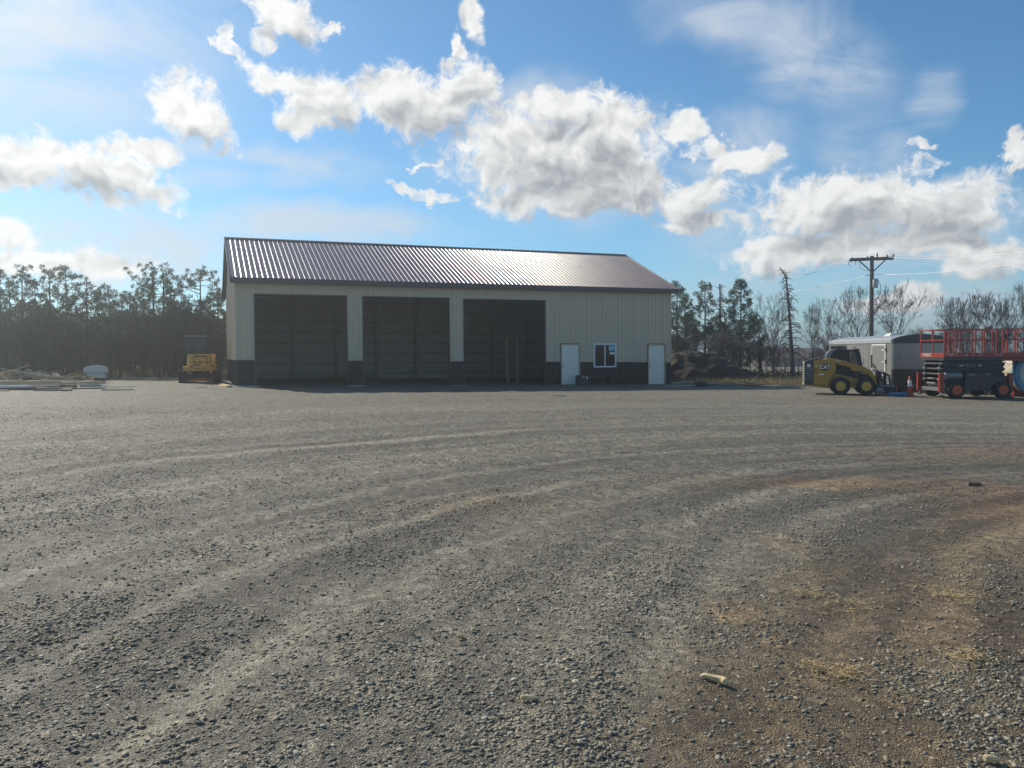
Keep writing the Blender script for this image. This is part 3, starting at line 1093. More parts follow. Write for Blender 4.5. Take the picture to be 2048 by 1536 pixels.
# pads at the foot of the piers between the bays
for (a, b, lab) in ((-0.02, 0.98, 'pale flat slab at the foot of the shop corner left of the first bay'),
                    (4.90, 5.70, 'pale flat slab at the pier between the first and second bays'),
                    (9.90, 10.62, 'pale flat slab at the pier between the second and third bays')):
    e_ = MB()
    e_.box(0, b - a, -0.42, -0.05, -0.02, 0.075)
    o = e_.build('concrete_slab', MT['pad'], None, bevel=0.01)
    o.matrix_world = shop.matrix_basis @ Matrix.Identity(4)
    o.location = Matrix.Rotation(TH, 3, 'Z') @ Vector((a, 0, 0)) + Vector((-12.266, 36.136, base_z(a) - 0.03))
    o.rotation_euler = (0, 0, TH)
    tag(o, lab, 'slab', 'pale slabs along the open bays')


def shop_pt(s, y, z):
    return Matrix.Rotation(TH, 3, 'Z') @ Vector((s, y, 0)) + Vector((-12.266, 36.136, z))

# ================================================================== machines and yard things
def arc(cx, cz, r, a0, a1, n):
    return [(cx + r * math.cos(R(a0 + (a1 - a0) * i / n)), cz + r * math.sin(R(a0 + (a1 - a0) * i / n))) for i in range(n + 1)]


def wheel(parent, c, r, w, rim_r, rim_mat, axis='y', face=-1, lugs=18, hub_mat=None):
    """tyre with lugs, rim and hub; face = side that shows the rim"""
    t = MB()
    h = w / 2
    t.lathe([(rim_r, -h * 0.8), (rim_r + 0.02, -h), (r - 0.05, -h), (r - 0.015, -h * 0.75), (r - 0.008, 0), (r - 0.015, h * 0.75), (r - 0.05, h),
             (rim_r + 0.02, h), (rim_r, h * 0.8)], c, axis, 32)
    for k in range(lugs):
        a = 2 * math.pi * k / lugs
        for s in (-1, 1):
            aa = a + (math.pi / lugs if s > 0 else 0)
            p = Vector((math.cos(aa) * (r - 0.008), s * h * 0.52, math.sin(aa) * (r - 0.008)))
            q = Vector((math.cos(aa + 0.12) * (r - 0.006), s * h * 0.04, math.sin(aa + 0.12) * (r - 0.006)))
            if axis == 'x':
                p, q = Vector((p.y, p.x, p.z)), Vector((q.y, q.x, q.z))
            t.bar(p + Vector(c), q + Vector(c), 0.045, 0.032)
    ty = t.build('wheel', MT['rubber'], parent, smooth='auto')
    f = face * h
    rm = MB().lathe([(rim_r + 0.012, f * 0.98), (rim_r - 0.01, f * 1.0), (rim_r - 0.03, f * 0.55), (rim_r * 0.5, f * 0.45), (rim_r * 0.45, f * 0.62), (0.02, f * 0.64)], c, axis, 28)
    rm.build('rim', rim_mat, ty, smooth='auto')
    if hub_mat:
        MB().lathe([(rim_r * 0.40, f * 0.5), (rim_r * 0.36, f * 0.85), (0.02, f * 0.9)], c, axis, 16).build('hub', hub_mat, ty, smooth='auto')
    return ty


# ---- mini excavator, seen from behind
gx = G(400, 765)
ex = empty('mini_excavator', (gx.x, gx.y, gz(gx.x) + 0.01), R(22))
tag(ex, 'yellow mini excavator with a black cab parked beside the shop corner, seen from behind', 'excavator')
for sx in (-1, 1):
    t = MB()
    xc = sx * 0.79
    loop = arc(-0.62, 0.27, 0.27, 90, 270, 8) + arc(1.55, 0.24, 0.24, -90, 90, 8)
    t.prism_x([(y, z) for y, z in loop], xc - 0.19, xc + 0.19)
    n = 34
    per = []
    for k in range(12): per.append(((-0.6 + 2.1 * k / 11, 0.545 - 0.002 * k), 0))
    for k in range(12): per.append(((-0.6 + 2.1 * k / 11, 0.0), 0))
    for (y, z), _ in per:
        t.box(xc - 0.20, xc + 0.20, y - 0.04, y + 0.04, z - 0.012, z + 0.016)
    for a in range(100, 261, 22):
        y, z = -0.62 + 0.28 * math.cos(R(a)), 0.27 + 0.28 * math.sin(R(a))
        t.box(xc - 0.20, xc + 0.20, y - 0.018, y + 0.018, z - 0.04, z + 0.04)
    t.build('track', MT['rubber'], ex)
uc = MB()
uc.box(-0.59, 0.59, -0.2, 1.1, 0.20, 0.44)
uc.lathe([(0.42, 0.44), (0.42, 0.56), (0.38, 0.57)], (0.05, 0.35, 0), 'z', 24)
uc.build('undercarriage', MT['black'], ex)
bd = MB()
outline = [(-0.60, -0.50), (-0.44, -0.74), (0.2, -0.83), (0.62, -0.72), (0.80, -0.40), (0.82, 0.7), (-0.55, 0.75)]


def slab(mb, outl, z0, z1, shrink=0.0):
    n = len(outl)
    vs = [(x, y, z0) for x, y in outl] + [(x * (1 - shrink), y * (1 - shrink), z1) for x, y in outl]
    mb.add(vs, [tuple(range(n - 1, -1, -1)), tuple(range(n, 2 * n))] + [(i, (i + 1) % n, (i + 1) % n + n, i + n) for i in range(n)])


slab(bd, outline, 0.56, 1.0)
slab(bd, [(x, y) for x, y in outline], 1.0005, 1.42, 0.07)
body = bd.build('body', MT['yellow_dusty'], ex, bevel=0.06)
# counterweight lip at lower left, engine hatch, seam, side vents, rear lamps
MB().box(-0.78, -0.50, -0.62, 0.1, 0.56, 0.80).build('side_step', MT['yellow_dusty'], ex, bevel=0.02)
hx = MB()
for a_, b_ in (((-0.27, 1.31), (0.32, 1.31)), ((0.32, 1.31), (0.34, 0.95)), ((0.34, 0.95), (0.26, 0.88)), ((0.26, 0.88), (-0.2, 0.88)), ((-0.2, 0.88), (-0.29, 0.95)), ((-0.29, 0.95), (-0.27, 1.31))):
    hx.bar((a_[0], -0.80, a_[1]), (b_[0], -0.80, b_[1]), 0.016, 0.06)
hx.build('hatch_seam', MT['black'], body)
sm = MB()
sm.bar((0.47, -0.76, 1.44), (0.50, -0.765, 0.90), 0.02, 0.06)
sm.bar((0.50, -0.765, 0.90), (0.60, -0.74, 0.78), 0.02, 0.06)
sm.build('panel_seam', MT['black'], body)
for k in range(3):
    MB().box(0.72, 0.83, -0.50, -0.1, 1.14 - k * 0.20, 1.25 - k * 0.20).build('side_vent', MT['black'], body)
for (x, z, r) in ((-0.38, 0.80, 0.055), (-0.18, 0.71, 0.04), (-0.10, 0.71, 0.03), (0.0, 0.66, 0.04), (0.13, 0.73, 0.03), (0.22, 0.71, 0.04), (0.0, 1.03, 0.05)):
    yb = -0.745 - 0.07 * (1 - abs(x - 0.2) / 0.6) - 0.006
    MB().lathe([(r, -0.02), (r, 0.05)], (x, yb, z), 'y', 14).build('lamp_hole', MT['black'], body)
cb = MB()
for (x, y) in ((-0.62, -0.28), (0.28, -0.28), (-0.62, 0.95), (0.28, 0.95)):
    cb.box(x - 0.045, x + 0.045, y - 0.045, y + 0.045, 1.40, 2.26)
cb.box(-0.665, 0.325, -0.32, 1.0, 1.32, 1.50)
cb.box(-0.36, -0.26, -0.32, -0.25, 1.50, 2.2)
cab = cb.build('cab', MT['black'], ex, bevel=0.012)
MB().box(-0.70, 0.36, -0.38, 1.05, 2.262, 2.33).build('cab_roof', MT['cabgrey'], cab, bevel=0.03)
MB().box(-0.25, 0.235, -0.295, -0.28, 1.52, 2.24).build('rear_window', MT['cabglass'], cab)
MB().box(-0.57, -0.365, -0.295, -0.28, 1.52, 2.24).build('rear_window', MT['cabglass'], cab)
MB().box(0.30, 0.31, -0.23, 0.9, 1.52, 2.24).build('side_window', MT['cabglass'], cab)
MB().box(-0.64, -0.63, -0.23, 0.9, 1.52, 2.24).build('side_window', MT['cabglass'], cab)
MB().box(-0.57, 0.235, 0.955, 0.97, 1.52, 2.24).build('front_window', MT['cabglass'], cab)
bm_ = MB()
bm_.prism_x([(0.75, 0.75), (1.0, 1.15), (1.9, 1.36), (2.9, 0.85), (2.85, 0.68), (1.9, 1.10), (1.1, 0.88), (0.85, 0.6)], 0.50, 0.72)
bm_.prism_x([(2.75, 0.95), (3.0, 0.95), (2.75, 0.35), (2.6, 0.35)], 0.53, 0.69)
bm_.build('boom', MT['yellow_dusty'], ex, bevel=0.02)
MB().prism_x([(2.55, 0.40), (2.8, 0.42), (2.95, 0.15), (2.7, 0.0), (2.45, 0.06), (2.5, 0.12), (2.68, 0.09), (2.8, 0.2), (2.7, 0.33)], 0.32, 0.90).build('bucket', MT['black'], ex)
MB().prism_x([(1.85, 0.02), (1.95, 0.05), (2.0, 0.38), (1.88, 0.36), (1.85, 0.2)], -0.97, 0.97).build('dozer_blade', MT['yellow_dusty'], ex)
for sx in (-0.35, 0.35):
    MB().bar((sx, 0.9, 0.25), (sx, 1.87, 0.2), 0.1, 0.1).build('blade_arm', MT['yellow_dusty'], ex)

# ---- skid steer loader, side on
S0 = G(1611, 790)
sk = empty('skid_steer_loader', (S0.x + 0.13, 33.4, gz(S0.x) - 0.005), R(-18))
sk.scale = (0.97, 0.97, 1.0)
tag(sk, 'yellow skid steer loader with black cab parked in front of the silver trailer', 'skid steer')
SW = 1.55
ch = MB()
ch.prism([(0.20, 0.36), (0.95, 0.27), (2.70, 0.30), (2.74, 0.60), (2.25, 0.62), (1.30, 0.85), (0.95, 0.90), (0.2, 0.9)], 0.27, SW - 0.27)
ch.build('chassis', MT['yellow'], sk, bevel=0.015)
rb = MB()
rb.prism([(0.42, 0.42), (0.80, 0.40), (0.90, 0.26), (1.05, 0.75), (1.24, 0.94), (1.24, 1.46), (1.12, 1.49), (0.72, 1.45), (0.36, 1.37), (0.36, 0.42)], 0.03, SW - 0.03)
rbo = rb.build('rear_body', MT['yellow'], sk, bevel=0.02)
MB().prism([(0.02, 0.40), (0.355, 0.39), (0.355, 1.375), (0.02, 1.34)], 0.06, SW - 0.06).build('rear_door', MT['dgrey'], sk, bevel=0.012)
tr_ = MB()
tr_.box(-0.025, 0.016, 0.04, SW - 0.04, 0.38, 1.36)
tr_.build('rear_frame', MT['cream'], sk, bevel=0.01)
for k in range(5):
    z = 0.64 + k * 0.105
    MB().box(0.05, 0.30, 0.045, 0.0595, z, z + 0.035).build('louvre', MT['mgrey'], sk)
MB().box(0.02, 0.352, 0.035, 0.0595, 0.365, 0.385).build('lower_trim', MT['mgrey'], sk)
gb = MB()
for k in range(8):
    z = 0.5 + k * 0.1
    gb.box(-0.035, -0.026, 0.2, SW - 0.2, z, z + 0.05)
gb.build('rear_grille', MT['black'], sk)
MB().box(0.10, 0.24, 0.05, 0.062, 1.13, 1.25).build('rear_lamp', MT['white'], sk)
sl_ = MB()
for k in range(3):
    sl_.box(0.40 + k * 0.035, 0.418 + k * 0.035, 0.022, 0.032, 0.86, 1.08)
sl_.build('side_slots', MT['black'], rbo)
MB().prism([(0.08, 1.345), (0.38, 1.385), (0.76, 1.47), (0.74, 1.50), (0.35, 1.43), (0.08, 1.385)], 0.25, SW - 0.25).build('engine_hood', MT['black'], sk, bevel=0.01)
for k in range(4):
    MB().box(0.16 + k * 0.14, 0.24 + k * 0.14, 0.3, SW - 0.3, 1.412 + k * 0.028, 1.432 + k * 0.028).build('hood_vent', MT['mgrey'], sk)
ARM = [(1.235, 1.47), (1.45, 1.42), (2.24, 1.17), (2.36, 1.12), (2.58, 1.00), (2.74, 0.80), (2.80, 0.60), (2.86, 0.42), (2.72, 0.40), (2.66, 0.62), (2.55, 0.76), (2.38, 0.90),
       (2.10, 0.955), (1.85, 0.96), (1.82, 1.10), (1.25, 1.26)]
for sy in (0.03, SW - 0.24):
    MB().prism(ARM, sy, sy + 0.21).build('lift_arm', MT['yellow'], sk, bevel=0.02)
MB().prism([(1.2, 0.86), (1.24, 1.28), (1.84, 1.12), (2.4, 0.93), (2.62, 0.82), (2.3, 0.62)], 0.28, SW - 0.28).build('arm_recess_block', MT['black'], sk)  # black block filling the dark recess under the lift arms
cy = MB()
cy.tube([(1.35, 0.15, 0.98), (2.05, 0.15, 0.90)], 0.045, 12)
cy.build('lift_cylinder', MT['black'], sk, smooth='auto')
MB().tube([(2.05, 0.15, 0.90), (2.5, 0.15, 0.84)], 0.022, 10).build('cylinder_rod', MT['alu'], sk, smooth='auto')
MB().lathe([(0.11, -0.04), (0.13, 0.0), (0.13, 0.2)], (2.05, 0.10, 0.86), 'y', 20).build('drive_motor', MT['dgrey'], sk, smooth='auto')
for xw in (1.43, 2.42):
    for (yw, fc) in ((0.06, -1), (SW - 0.06, 1)):
        wheel(sk, (xw, yw, 0.355), 0.355, 0.27, 0.18, MT['yellow_dusty'], 'y', fc, 20, MT['yellow'])
# cab
CAB = [(1.26, 1.44), (0.90, 1.44), (0.86, 1.50), (0.88, 1.62), (0.96, 1.74), (1.08, 1.81), (1.25, 1.845), (2.14, 1.835), (2.17, 1.80), (2.16, 1.70), (2.26, 1.22), (2.26, 1.10), (1.9, 1.18)]
cs = MB()
post = [([(1.26, 1.40), (1.10, 1.40), (1.05, 1.52), (1.10, 1.68), (1.22, 1.80), (1.32, 1.81), (1.27, 1.60)], 'c'), ([(1.25, 1.76), (2.14, 1.75), (2.15, 1.835), (1.25, 1.845)], 'r'),
        ([(2.10, 1.76), (2.19, 1.76), (2.30, 1.14), (2.17, 1.14)], 'f'), ([(1.24, 1.28), (2.28, 1.06), (2.28, 1.20), (1.24, 1.47)], 'b'), ([(1.74, 1.27), (1.82, 1.25), (1.80, 1.77), (1.72, 1.77)], 'm')]
for y0 in (0.28, SW - 0.34):
    for p_, _ in post:
        cs.prism(p_, y0, y0 + 0.06)
cs.box(1.28, 2.16, 0.341, SW - 0.341, 1.775, 1.83)
cs.box(1.24, 1.3, 0.341, SW - 0.341, 1.2, 1.44)
cab = cs.build('cab', MT['black'], sk)
MB().prism([(0.90, 1.43), (0.86, 1.50), (0.88, 1.64), (0.96, 1.75), (1.08, 1.82), (1.27, 1.852), (1.27, 1.80), (1.14, 1.76), (1.05, 1.62), (1.02, 1.43)], 0.285, SW - 0.285).build('cab_back', MT['cabgrey'], cab, smooth='auto')
MB().box(2.0, 2.20, 0.26, SW - 0.26, 1.836, 1.86).build('visor', MT['black'], cab)
for xx in (1.45, 1.98):
    lp = MB()
    lp.bar((xx - 0.05, 0.36, 1.846), (xx - 0.05, 0.36, 1.93), 0.022)
    lp.bar((xx + 0.05, 0.36, 1.846), (xx + 0.05, 0.36, 1.93), 0.022)
    lp.bar((xx - 0.061, 0.36, 1.93), (xx + 0.061, 0.36, 1.93), 0.022)
    lp.build('lifting_eye', MT['black'], cab)
for y in (0.30, SW - 0.32):
    ms = MB()
    for k in range(9):
        xx = 1.32 + k * 0.05
        ms.bar((xx, y, 1.30), (xx, y, 1.76), 0.019)
    for k in range(6):
        xx = 1.86 + k * 0.05
        ms.bar((xx, y, 1.22), (xx, y, 1.76), 0.019)
    for k in range(9):
        z = 1.36 + k * 0.05
        ms.bar((1.29, y, z), (2.14, y, z), 0.019)
    ms.build('side_mesh', MT['black'], cab)
MB().prism([(1.10, 1.50), (1.16, 1.50), (1.20, 1.64), (1.14, 1.64)], 0.275, 0.284).build('rear_lamp', MT['black'], cab)
MB().box(0.98, 1.08, 0.34, 0.5, 1.58, 1.66).build('lamp', MT['black'], cab)
MB().prism([(1.35, 1.2), (1.75, 1.18), (1.75, 1.3), (1.5, 1.32), (1.45, 1.62), (1.36, 1.64)], 0.5, SW - 0.5).build('seat', MT['black'], cab)
gp = MB()
gp.tube([(2.28, 0.28, 1.20), (2.33, 0.24, 1.25), (2.33, 0.24, 1.42), (2.28, 0.28, 1.47)], 0.014, 6)
gp.build('grab_handle', MT['black'], cab)
# emblem and lettering
MB().prism([(0.66, 0.985), (1.03, 0.985), (1.03, 1.24), (0.64, 1.24)], 0.020, 0.0285).build('badge', MT['black'], rbo)
MB().prism([(0.90, 0.99), (1.03, 0.99), (1.03, 1.12)], 0.0150, 0.0195).build('badge_triangle', M('badge_red', (0.45, 0.03, 0.02), 0.4), rbo)
lettering('CAT', 0.205, MT['white'], rbo, (0.815, 0.0165, 1.12), ext=0.002, bold=0.006)
lettering('262D3', 0.085, MT['white'], sk, (1.34, 0.026, 1.375), (math.pi / 2, 0.24, 0), ext=0.002)
MB().prism([(0.58, 0.80), (0.76, 0.81), (0.76, 0.86), (0.58, 0.85)], 0.024, 0.0285).build('decal', MT['white'], rbo)
MB().box(0.43, 0.50, 0.024, 0.0285, 1.16, 1.19).build('decal', MT['white'], rbo)
# front attachment
at2 = empty('power_rake', (0, 0, 0))
at2.parent = sk
fr2 = MB()
fr2.box(2.90, 2.96, 0.1, SW - 0.1, 0.15, 0.95)
fr2.bar((2.95, 0.06, 0.90), (3.05, 0.06, 0.2), 0.07, 0.09)
fr2.bar((3.05, 0.0, 0.93), (3.28, 0.0, 0.80), 0.06, 0.05)
fr2.bar((3.28, 0.0, 0.80), (3.34, 0.0, 0.30), 0.07, 0.09)
fr2.bar((3.05, SW, 0.93), (3.28, SW, 0.80), 0.06, 0.05)
fr2.bar((3.28, SW, 0.80), (3.34, SW, 0.30), 0.07, 0.09)
fr2.bar((3.12, 0.3, 0.9), (3.12, 0.3, 0.35), 0.06)
for k in range(4):
    z = 0.40 + k * 0.12
    fr2.bar((2.96, 0.2, z), (3.30, 0.2, z + 0.02), 0.028)
fr2.build('coupler_frame', MT['black'], at2, bevel=0.006)
MB().box(2.66, 3.10, 0.10, SW - 0.2, 0.955, 0.975).build('top_plate', MT['galv'], at2)
MB().box(2.92, 3.46, -0.12, SW + 0.12, 0.34, 0.40).build('hood', MT['mgrey'], at2, bevel=0.01)
MB().prism([(2.92, 0.335), (3.52, 0.335), (3.56, 0.12), (3.45, 0.05), (3.05, 0.05)], -0.10, SW + 0.10).build('rake_housing', MT['black'], at2, bevel=0.01)
dr = MB()
dr.lathe([(0.03, -0.02), (0.11, 0.0), (0.14, 0.02), (0.14, SW + 0.2), (0.05, SW + 0.22)], (2.94, -0.14, 0.175), 'y', 20)
for k in range(60):
    a = k * 2.4
    y = -0.10 + (SW + 0.12) * k / 60
    dr.bar((2.94 + 0.16 * math.cos(a), y, 0.175 + 0.16 * math.sin(a)), (2.94 + 0.195 * math.cos(a), y, 0.175 + 0.195 * math.sin(a)), 0.03)
dr.build('roller', MT['mgrey'], at2)
hs = MB()
for k in range(3):
    y = 0.35 + 0.12 * k
    hs.tube([(2.7, y, 0.95), (2.85, y, 1.02), (3.0, y, 0.92), (3.06, y - 0.1, 0.62), (3.2, y - 0.1, 0.42)], 0.018, 6)
hs.build('hydraulic_hose', MT['black'], at2, smooth='auto')

# ---- enclosed cargo trailer
C0 = G(1785, 784)
tl = empty('cargo_trailer', (C0.x, 36.1, gz(C0.x) - 0.06), R(0.5))
tl.scale = (1, 1, 1.055)
tag(tl, 'silver enclosed cargo trailer with rounded dark roof cap behind the skid steer', 'trailer')
TW, TL = 2.5, 7.1
sh = MB()
rr = 0.16


def front_arc(z):
    """plan outline of the front with rounded corners"""
    return [(0, TL), (0, rr)] + [(rr - rr * math.cos(R(a)), rr - rr * math.sin(R(a))) for a in (22, 45, 68, 90)] + \
           [(TW - rr + rr * math.sin(R(a)), rr - rr * math.cos(R(a))) for a in (0, 22, 45, 68, 90)] + [(TW, TL)]


o_ = front_arc(0)
n = len(o_)
slab(sh, o_, 0.32, 2.30)
tlb = sh.build('box_body', MT['silver'], tl, smooth='auto')
lw = MB()
slab(lw, [(x + (0.006 if x > TW / 2 else -0.006), y - 0.006) for x, y in o_ if y < 0.5] + [], 0.30, 1.02)
lw.build('stone_guard', MT['dgrey'], tl, smooth='auto')
cp = MB()
pts = []
for k in range(15):
    t = -1 + 2 * k / 14
    pts.append((TW / 2 + t * TW / 2, 2.30 + 0.20 * (1 - t * t)))
cp.prism([(0, 2.285)] + pts[0:] + [(TW, 2.285)], 0.02, TL)
cp.build('roof', MT['galv'], tl, smooth='auto')
nc = MB()
nc.prism([(-0.004, 2.10)] + [(x, z + 0.004) for x, z in pts] + [(TW + 0.004, 2.10)], -0.012, 0.16)
nc.build('nose_cap', MT['dgrey'], tl, bevel=0.02)
rl = MB()
rl.box(-0.03, 0.02, 0.17, TL, 2.13, 2.31)
rl.box(-0.02, 0.015, 0.17, TL, 0.26, 0.36)
rl.box(-0.018, 0.01, 0.165, 0.20, 0.37, 2.12)
rl.box(-0.018, 0.01, TL - 0.04, TL, 0.37, 2.12)
rl.build('side_rails', MT['alu'], tl, bevel=0.01)
for y in (2.45, 4.9):
    MB().box(-0.012, 0.01, y - 0.012, y + 0.012, 0.37, 2.12).build('panel_seam', MT['galv'], tl)
dd = MB().box(-0.022, 0.01, 0.72, 2.05, 0.42, 2.06).build('side_door', MT['silver'], tl, bevel=0.006)
dtr = MB()
dtr.box(-0.034, -0.023, 0.68, 0.76, 0.40, 2.09)
dtr.box(-0.034, -0.023, 0.765, 2.02, 2.03, 2.09)
dtr.box(-0.030, -0.023, 2.025, 2.075, 0.40, 2.09)
dtr.build('door_frame', MT['white'], dd)
for z in (0.72, 1.30, 1.80):
    MB().box(-0.05, -0.035, 0.66, 1.02, z, z + 0.045).build('strap_hinge', MT['white'], dd)
    MB().box(-0.055, -0.035, 0.63, 0.70, z - 0.02, z + 0.10).build('hinge', MT['black'], dd)
MB().box(-0.06, -0.031, 2.03, 2.07, 1.05, 1.62).build('lock_bar', MT['black'], dd)
hd = MB()
hd.bar((-0.06, 2.05, 1.22), (-0.075, 1.62, 1.12), 0.04)
hd.bar((-0.06, 1.85, 1.24), (-0.07, 1.7, 1.02), 0.03)
hd.build('latch_handle', MT['black'], dd)
MB().box(-0.014, 0.008, 4.95, 6.9, 1.40, 2.06).build('dark_panel', MT['matt_black'], tl)
lo_ = MB()
lo_.lathe([(0.075, 0), (0.075, 0.01)], (0.25, -0.010, 1.52), 'y', 20)
lo_.build('emblem', MT['dgrey'], tl)
MB().lathe([(0.055, -0.004), (0.055, 0.008)], (0.25, -0.012, 1.52), 'y', 20).build('emblem_centre', MT['silver'], tl)
vt = MB()
vt.box(0.55, 1.15, 1.5, 2.1, 2.42, 2.50)
vt.box(0.62, 1.08, 1.57, 2.03, 2.501, 2.57)
vt.build('roof_vent', MT['white'], tl, bevel=0.03)
for y in (4.2, 5.1):
    for (xw, fc) in ((0.12, -1), (TW - 0.12, 1)):
        wheel(tl, (xw, y, 0.36), 0.36, 0.22, 0.2, MT['white'], 'x', fc, 16)
tg = MB()
tg.bar((0.45, 0.1, 0.36), (TW / 2, -1.25, 0.40), 0.07, 0.10)
tg.bar((TW - 0.45, 0.1, 0.36), (TW / 2, -1.25, 0.40), 0.07, 0.10)
tg.box(TW / 2 - 0.06, TW / 2 + 0.06, -1.45, -1.2, 0.36, 0.47)
tg.tube([(TW / 2, -1.1, 0.0), (TW / 2, -1.1, 0.75)], 0.035, 8)
tg.build('tongue', MT['black'], tl)
MB().lathe([(0.05, 0), (0.10, 0.01), (0.10, 0.02)], (0.12, -0.02, 0.22), 'y', 14).build('marker_lamp', MT['redor'], tl)

# ---- scissor lift
L0 = G(1884, 797)
lf = empty('scissor_lift', (L0.x, 30.7, gz(L0.x)), R(0))
tag(lf, 'red-orange and black scissor lift with railed platform standing right of the trailer', 'scissor lift')
LW = 1.80                       # depth away from camera
bs = MB()
bs.box(0.10, 2.38, 0.12, LW - 0.12, 0.36, 0.62)
bs.box(-0.02, 0.10, 0.15, LW - 0.15, 0.30, 0.42)
bs.build('chassis', MT['dgrey'], lf, bevel=0.01)
MB().box(-0.06, -0.021, 0.2, LW - 0.2, 0.27, 0.40).build('bumper', MT['mgrey'], lf, bevel=0.01)
eb = MB()
eb.box(0.80, 1.34, 0.0, 0.42, 0.30, 1.0)
eb.box(1.345, 1.78, 0.0, 0.42, 0.28, 0.98)
eb.box(1.79, 2.36, 0.05, 0.40, 0.46, 0.80)
MB().box(0.80, 1.78, LW - 0.42, LW, 0.30, 1.0).build('engine_box', MT['dgrey'], lf, bevel=0.015)
ebo = eb.build('engine_box', MT['dgrey'], lf, bevel=0.015)
st_ = MB()
for z in (0.52, 0.74):
    st_.box(1.16, 1.52, -0.006, -0.001, z, z + 0.012)
st_.box(1.36, 1.375, -0.006, -0.001, 0.32, 0.96)
st_.build('panel_stripe', MT['redor'], ebo)
lettering('SJ6826 RT', 0.075, MT['galv'], ebo, (1.07, -0.003, 0.90), ext=0.001)
for (x, z) in ((1.62, 0.90), (1.73, 0.90), (1.62, 0.82)):
    MB().box(x - 0.03, x + 0.03, -0.005, -0.001, z - 0.014, z + 0.014).build('warning_label', MT['galv'] if z > 0.85 else MT['redor'], ebo)
MB().lathe([(0.10, -0.02), (0.14, 0.0), (0.14, 0.62), (0.10, 0.64)], (0.08, 0.16, 0.86), 'x', 20).build('fuel_tank', MT['mgrey'], lf, smooth='auto')
for (x, r) in ((0.47, 0.325), (2.22, 0.325)):
    for (y, fc) in ((0.06, -1), (LW - 0.06, 1)):
        wheel(lf, (x, y, r), r, 0.24, 0.175, MT['rim_orange'], 'y', fc, 18, MT['black'])
og = MB()
for (x, y) in ((-0.16, 0.02), (-0.16, LW - 0.14), (2.46, 0.02), (2.46, LW - 0.14)):
    o_ = MB()
    o_.box(x, x + 0.16, y, y + 0.13, 0.24, 0.92)
    o_.box(x - 0.015, x + 0.175, y - 0.012, y + 0.142, 0.921, 0.95)
    g_ = o_.build('outrigger', MT['redor'], lf, bevel=0.01)
    MB().lathe([(0.035, 0.12), (0.035, 0.26), ], (x + 0.08, y + 0.065, 0), 'z', 12).build('outrigger_rod', MT['alu'], g_, smooth='auto')
    MB().lathe([(0.13, 0.10), (0.11, 0.125), (0.04, 0.14)], (x + 0.08, y + 0.065, 0), 'z', 16).build('outrigger_foot', MT['black'], g_)
# folded scissor stack
for y in (0.22, LW - 0.34):
    for k in range(4):
        z0 = 0.66 + k * 0.20
        for (za, zb) in ((z0, z0 + 0.13), (z0 + 0.13, z0)):
            yy = y + (0.055 if za > zb else 0)
            MB().bar((0.02 + 0.05 * (k % 2), yy, za), (2.36 - 0.05 * (k % 2), yy, zb), 0.05, 0.165).build('scissor_arm', MT['black'], lf, bevel=0.008)
cr_ = MB()
for k in range(4):
    z0 = 0.66 + k * 0.20
    for x in (0.04, 1.2, 2.34):
        cr_.tube([(x, 0.15, z0 + 0.06), (x, LW - 0.2, z0 + 0.06)], 0.045, 10)
cr_.build('cross_tubes', MT['dgrey'], lf, smooth='auto')
hl = MB()
for (x0, x1) in ((0.05, 0.38), (0.52, 0.86), (1.78, 2.06)):
    hl.box(x0, x1, 0.205, 0.212, 1.335, 1.352)
hl.build('arm_guard_strip', MT['alu'], lf)
for x in (0.75, 1.45):
    MB().box(x - 0.08, x + 0.08, 0.19, 0.196, 1.22, 1.27).build('arm_decal', MT['galv'], lf)
lettering('SKYJACK', 0.10, MT['galv'], lf, (1.10, 0.188, 1.245), ext=0.001)
# zig zag arm ends and bright pins on the end
en = MB()
for k in range(5):
    z0 = 0.64 + k * 0.19
    for y in (0.30, LW - 0.40):
        en.bar((-0.02, y, z0), (0.08, y, z0 + 0.10), 0.06, 0.09)
        en.bar((2.34, y, z0 + 0.10), (2.44, y, z0 + 0.05), 0.06, 0.09)
en.build('arm_ends', MT['black'], lf)
pn = MB()
for k in range(3):
    for y in (0.30, LW - 0.40):
        pn.lathe([(0.045, -0.05), (0.045, 0.0)], (-0.03, y, 0.72 + k * 0.22), 'x', 12)
pn.box(-0.05, -0.03, 0.6, 1.2, 0.55, 0.60)
pn.box(-0.05, -0.03, 0.7, 1.1, 0.74, 0.78)
pn.build('end_fittings', MT['alu'], lf)
# platform
pl = MB()
pl.box(-0.02, 2.20, 0.02, LW - 0.02, 1.44, 1.565)
pl.build('platform_frame', MT['dgrey'], lf, bevel=0.01)
pd = MB()
pd.box(0.0, 3.9, 0.03, LW - 0.03, 1.5655, 1.60)
pd.box(2.25, 3.9, 0.12, LW - 0.12, 1.42, 1.56)
pd.build('platform_deck', MT['red'], lf)
tb = MB()
tb.box(-0.02, 3.88, -0.005, 0.025, 1.57, 1.73)
tb.box(-0.02, 3.88, LW - 0.025, LW + 0.005, 1.57, 1.73)
tb.box(-0.03, -0.0, 0.026, LW - 0.026, 1.57, 1.73)
tbo = tb.build('toe_board', MT['redor'], lf, bevel=0.004)
lettering('SKYJACK', 0.12, MT['white'], tbo, (0.24, -0.008, 1.665), ext=0.001)
lettering('SKYJACK', 0.16, MT['white'], tbo, (-0.033, 1.25, 1.65), (math.pi / 2, 0, -math.pi / 2), ext=0.001)
for x in (0.82, 1.08, 1.36):
    MB().box(x - 0.045, x + 0.045, -0.009, -0.0055, 1.63, 1.67).build('decal', MT['galv'], tbo)
lettering('150 LB', 0.11, MT['galv'], tbo, (2.0, -0.008, 1.65), ext=0.001)
rs = MB()


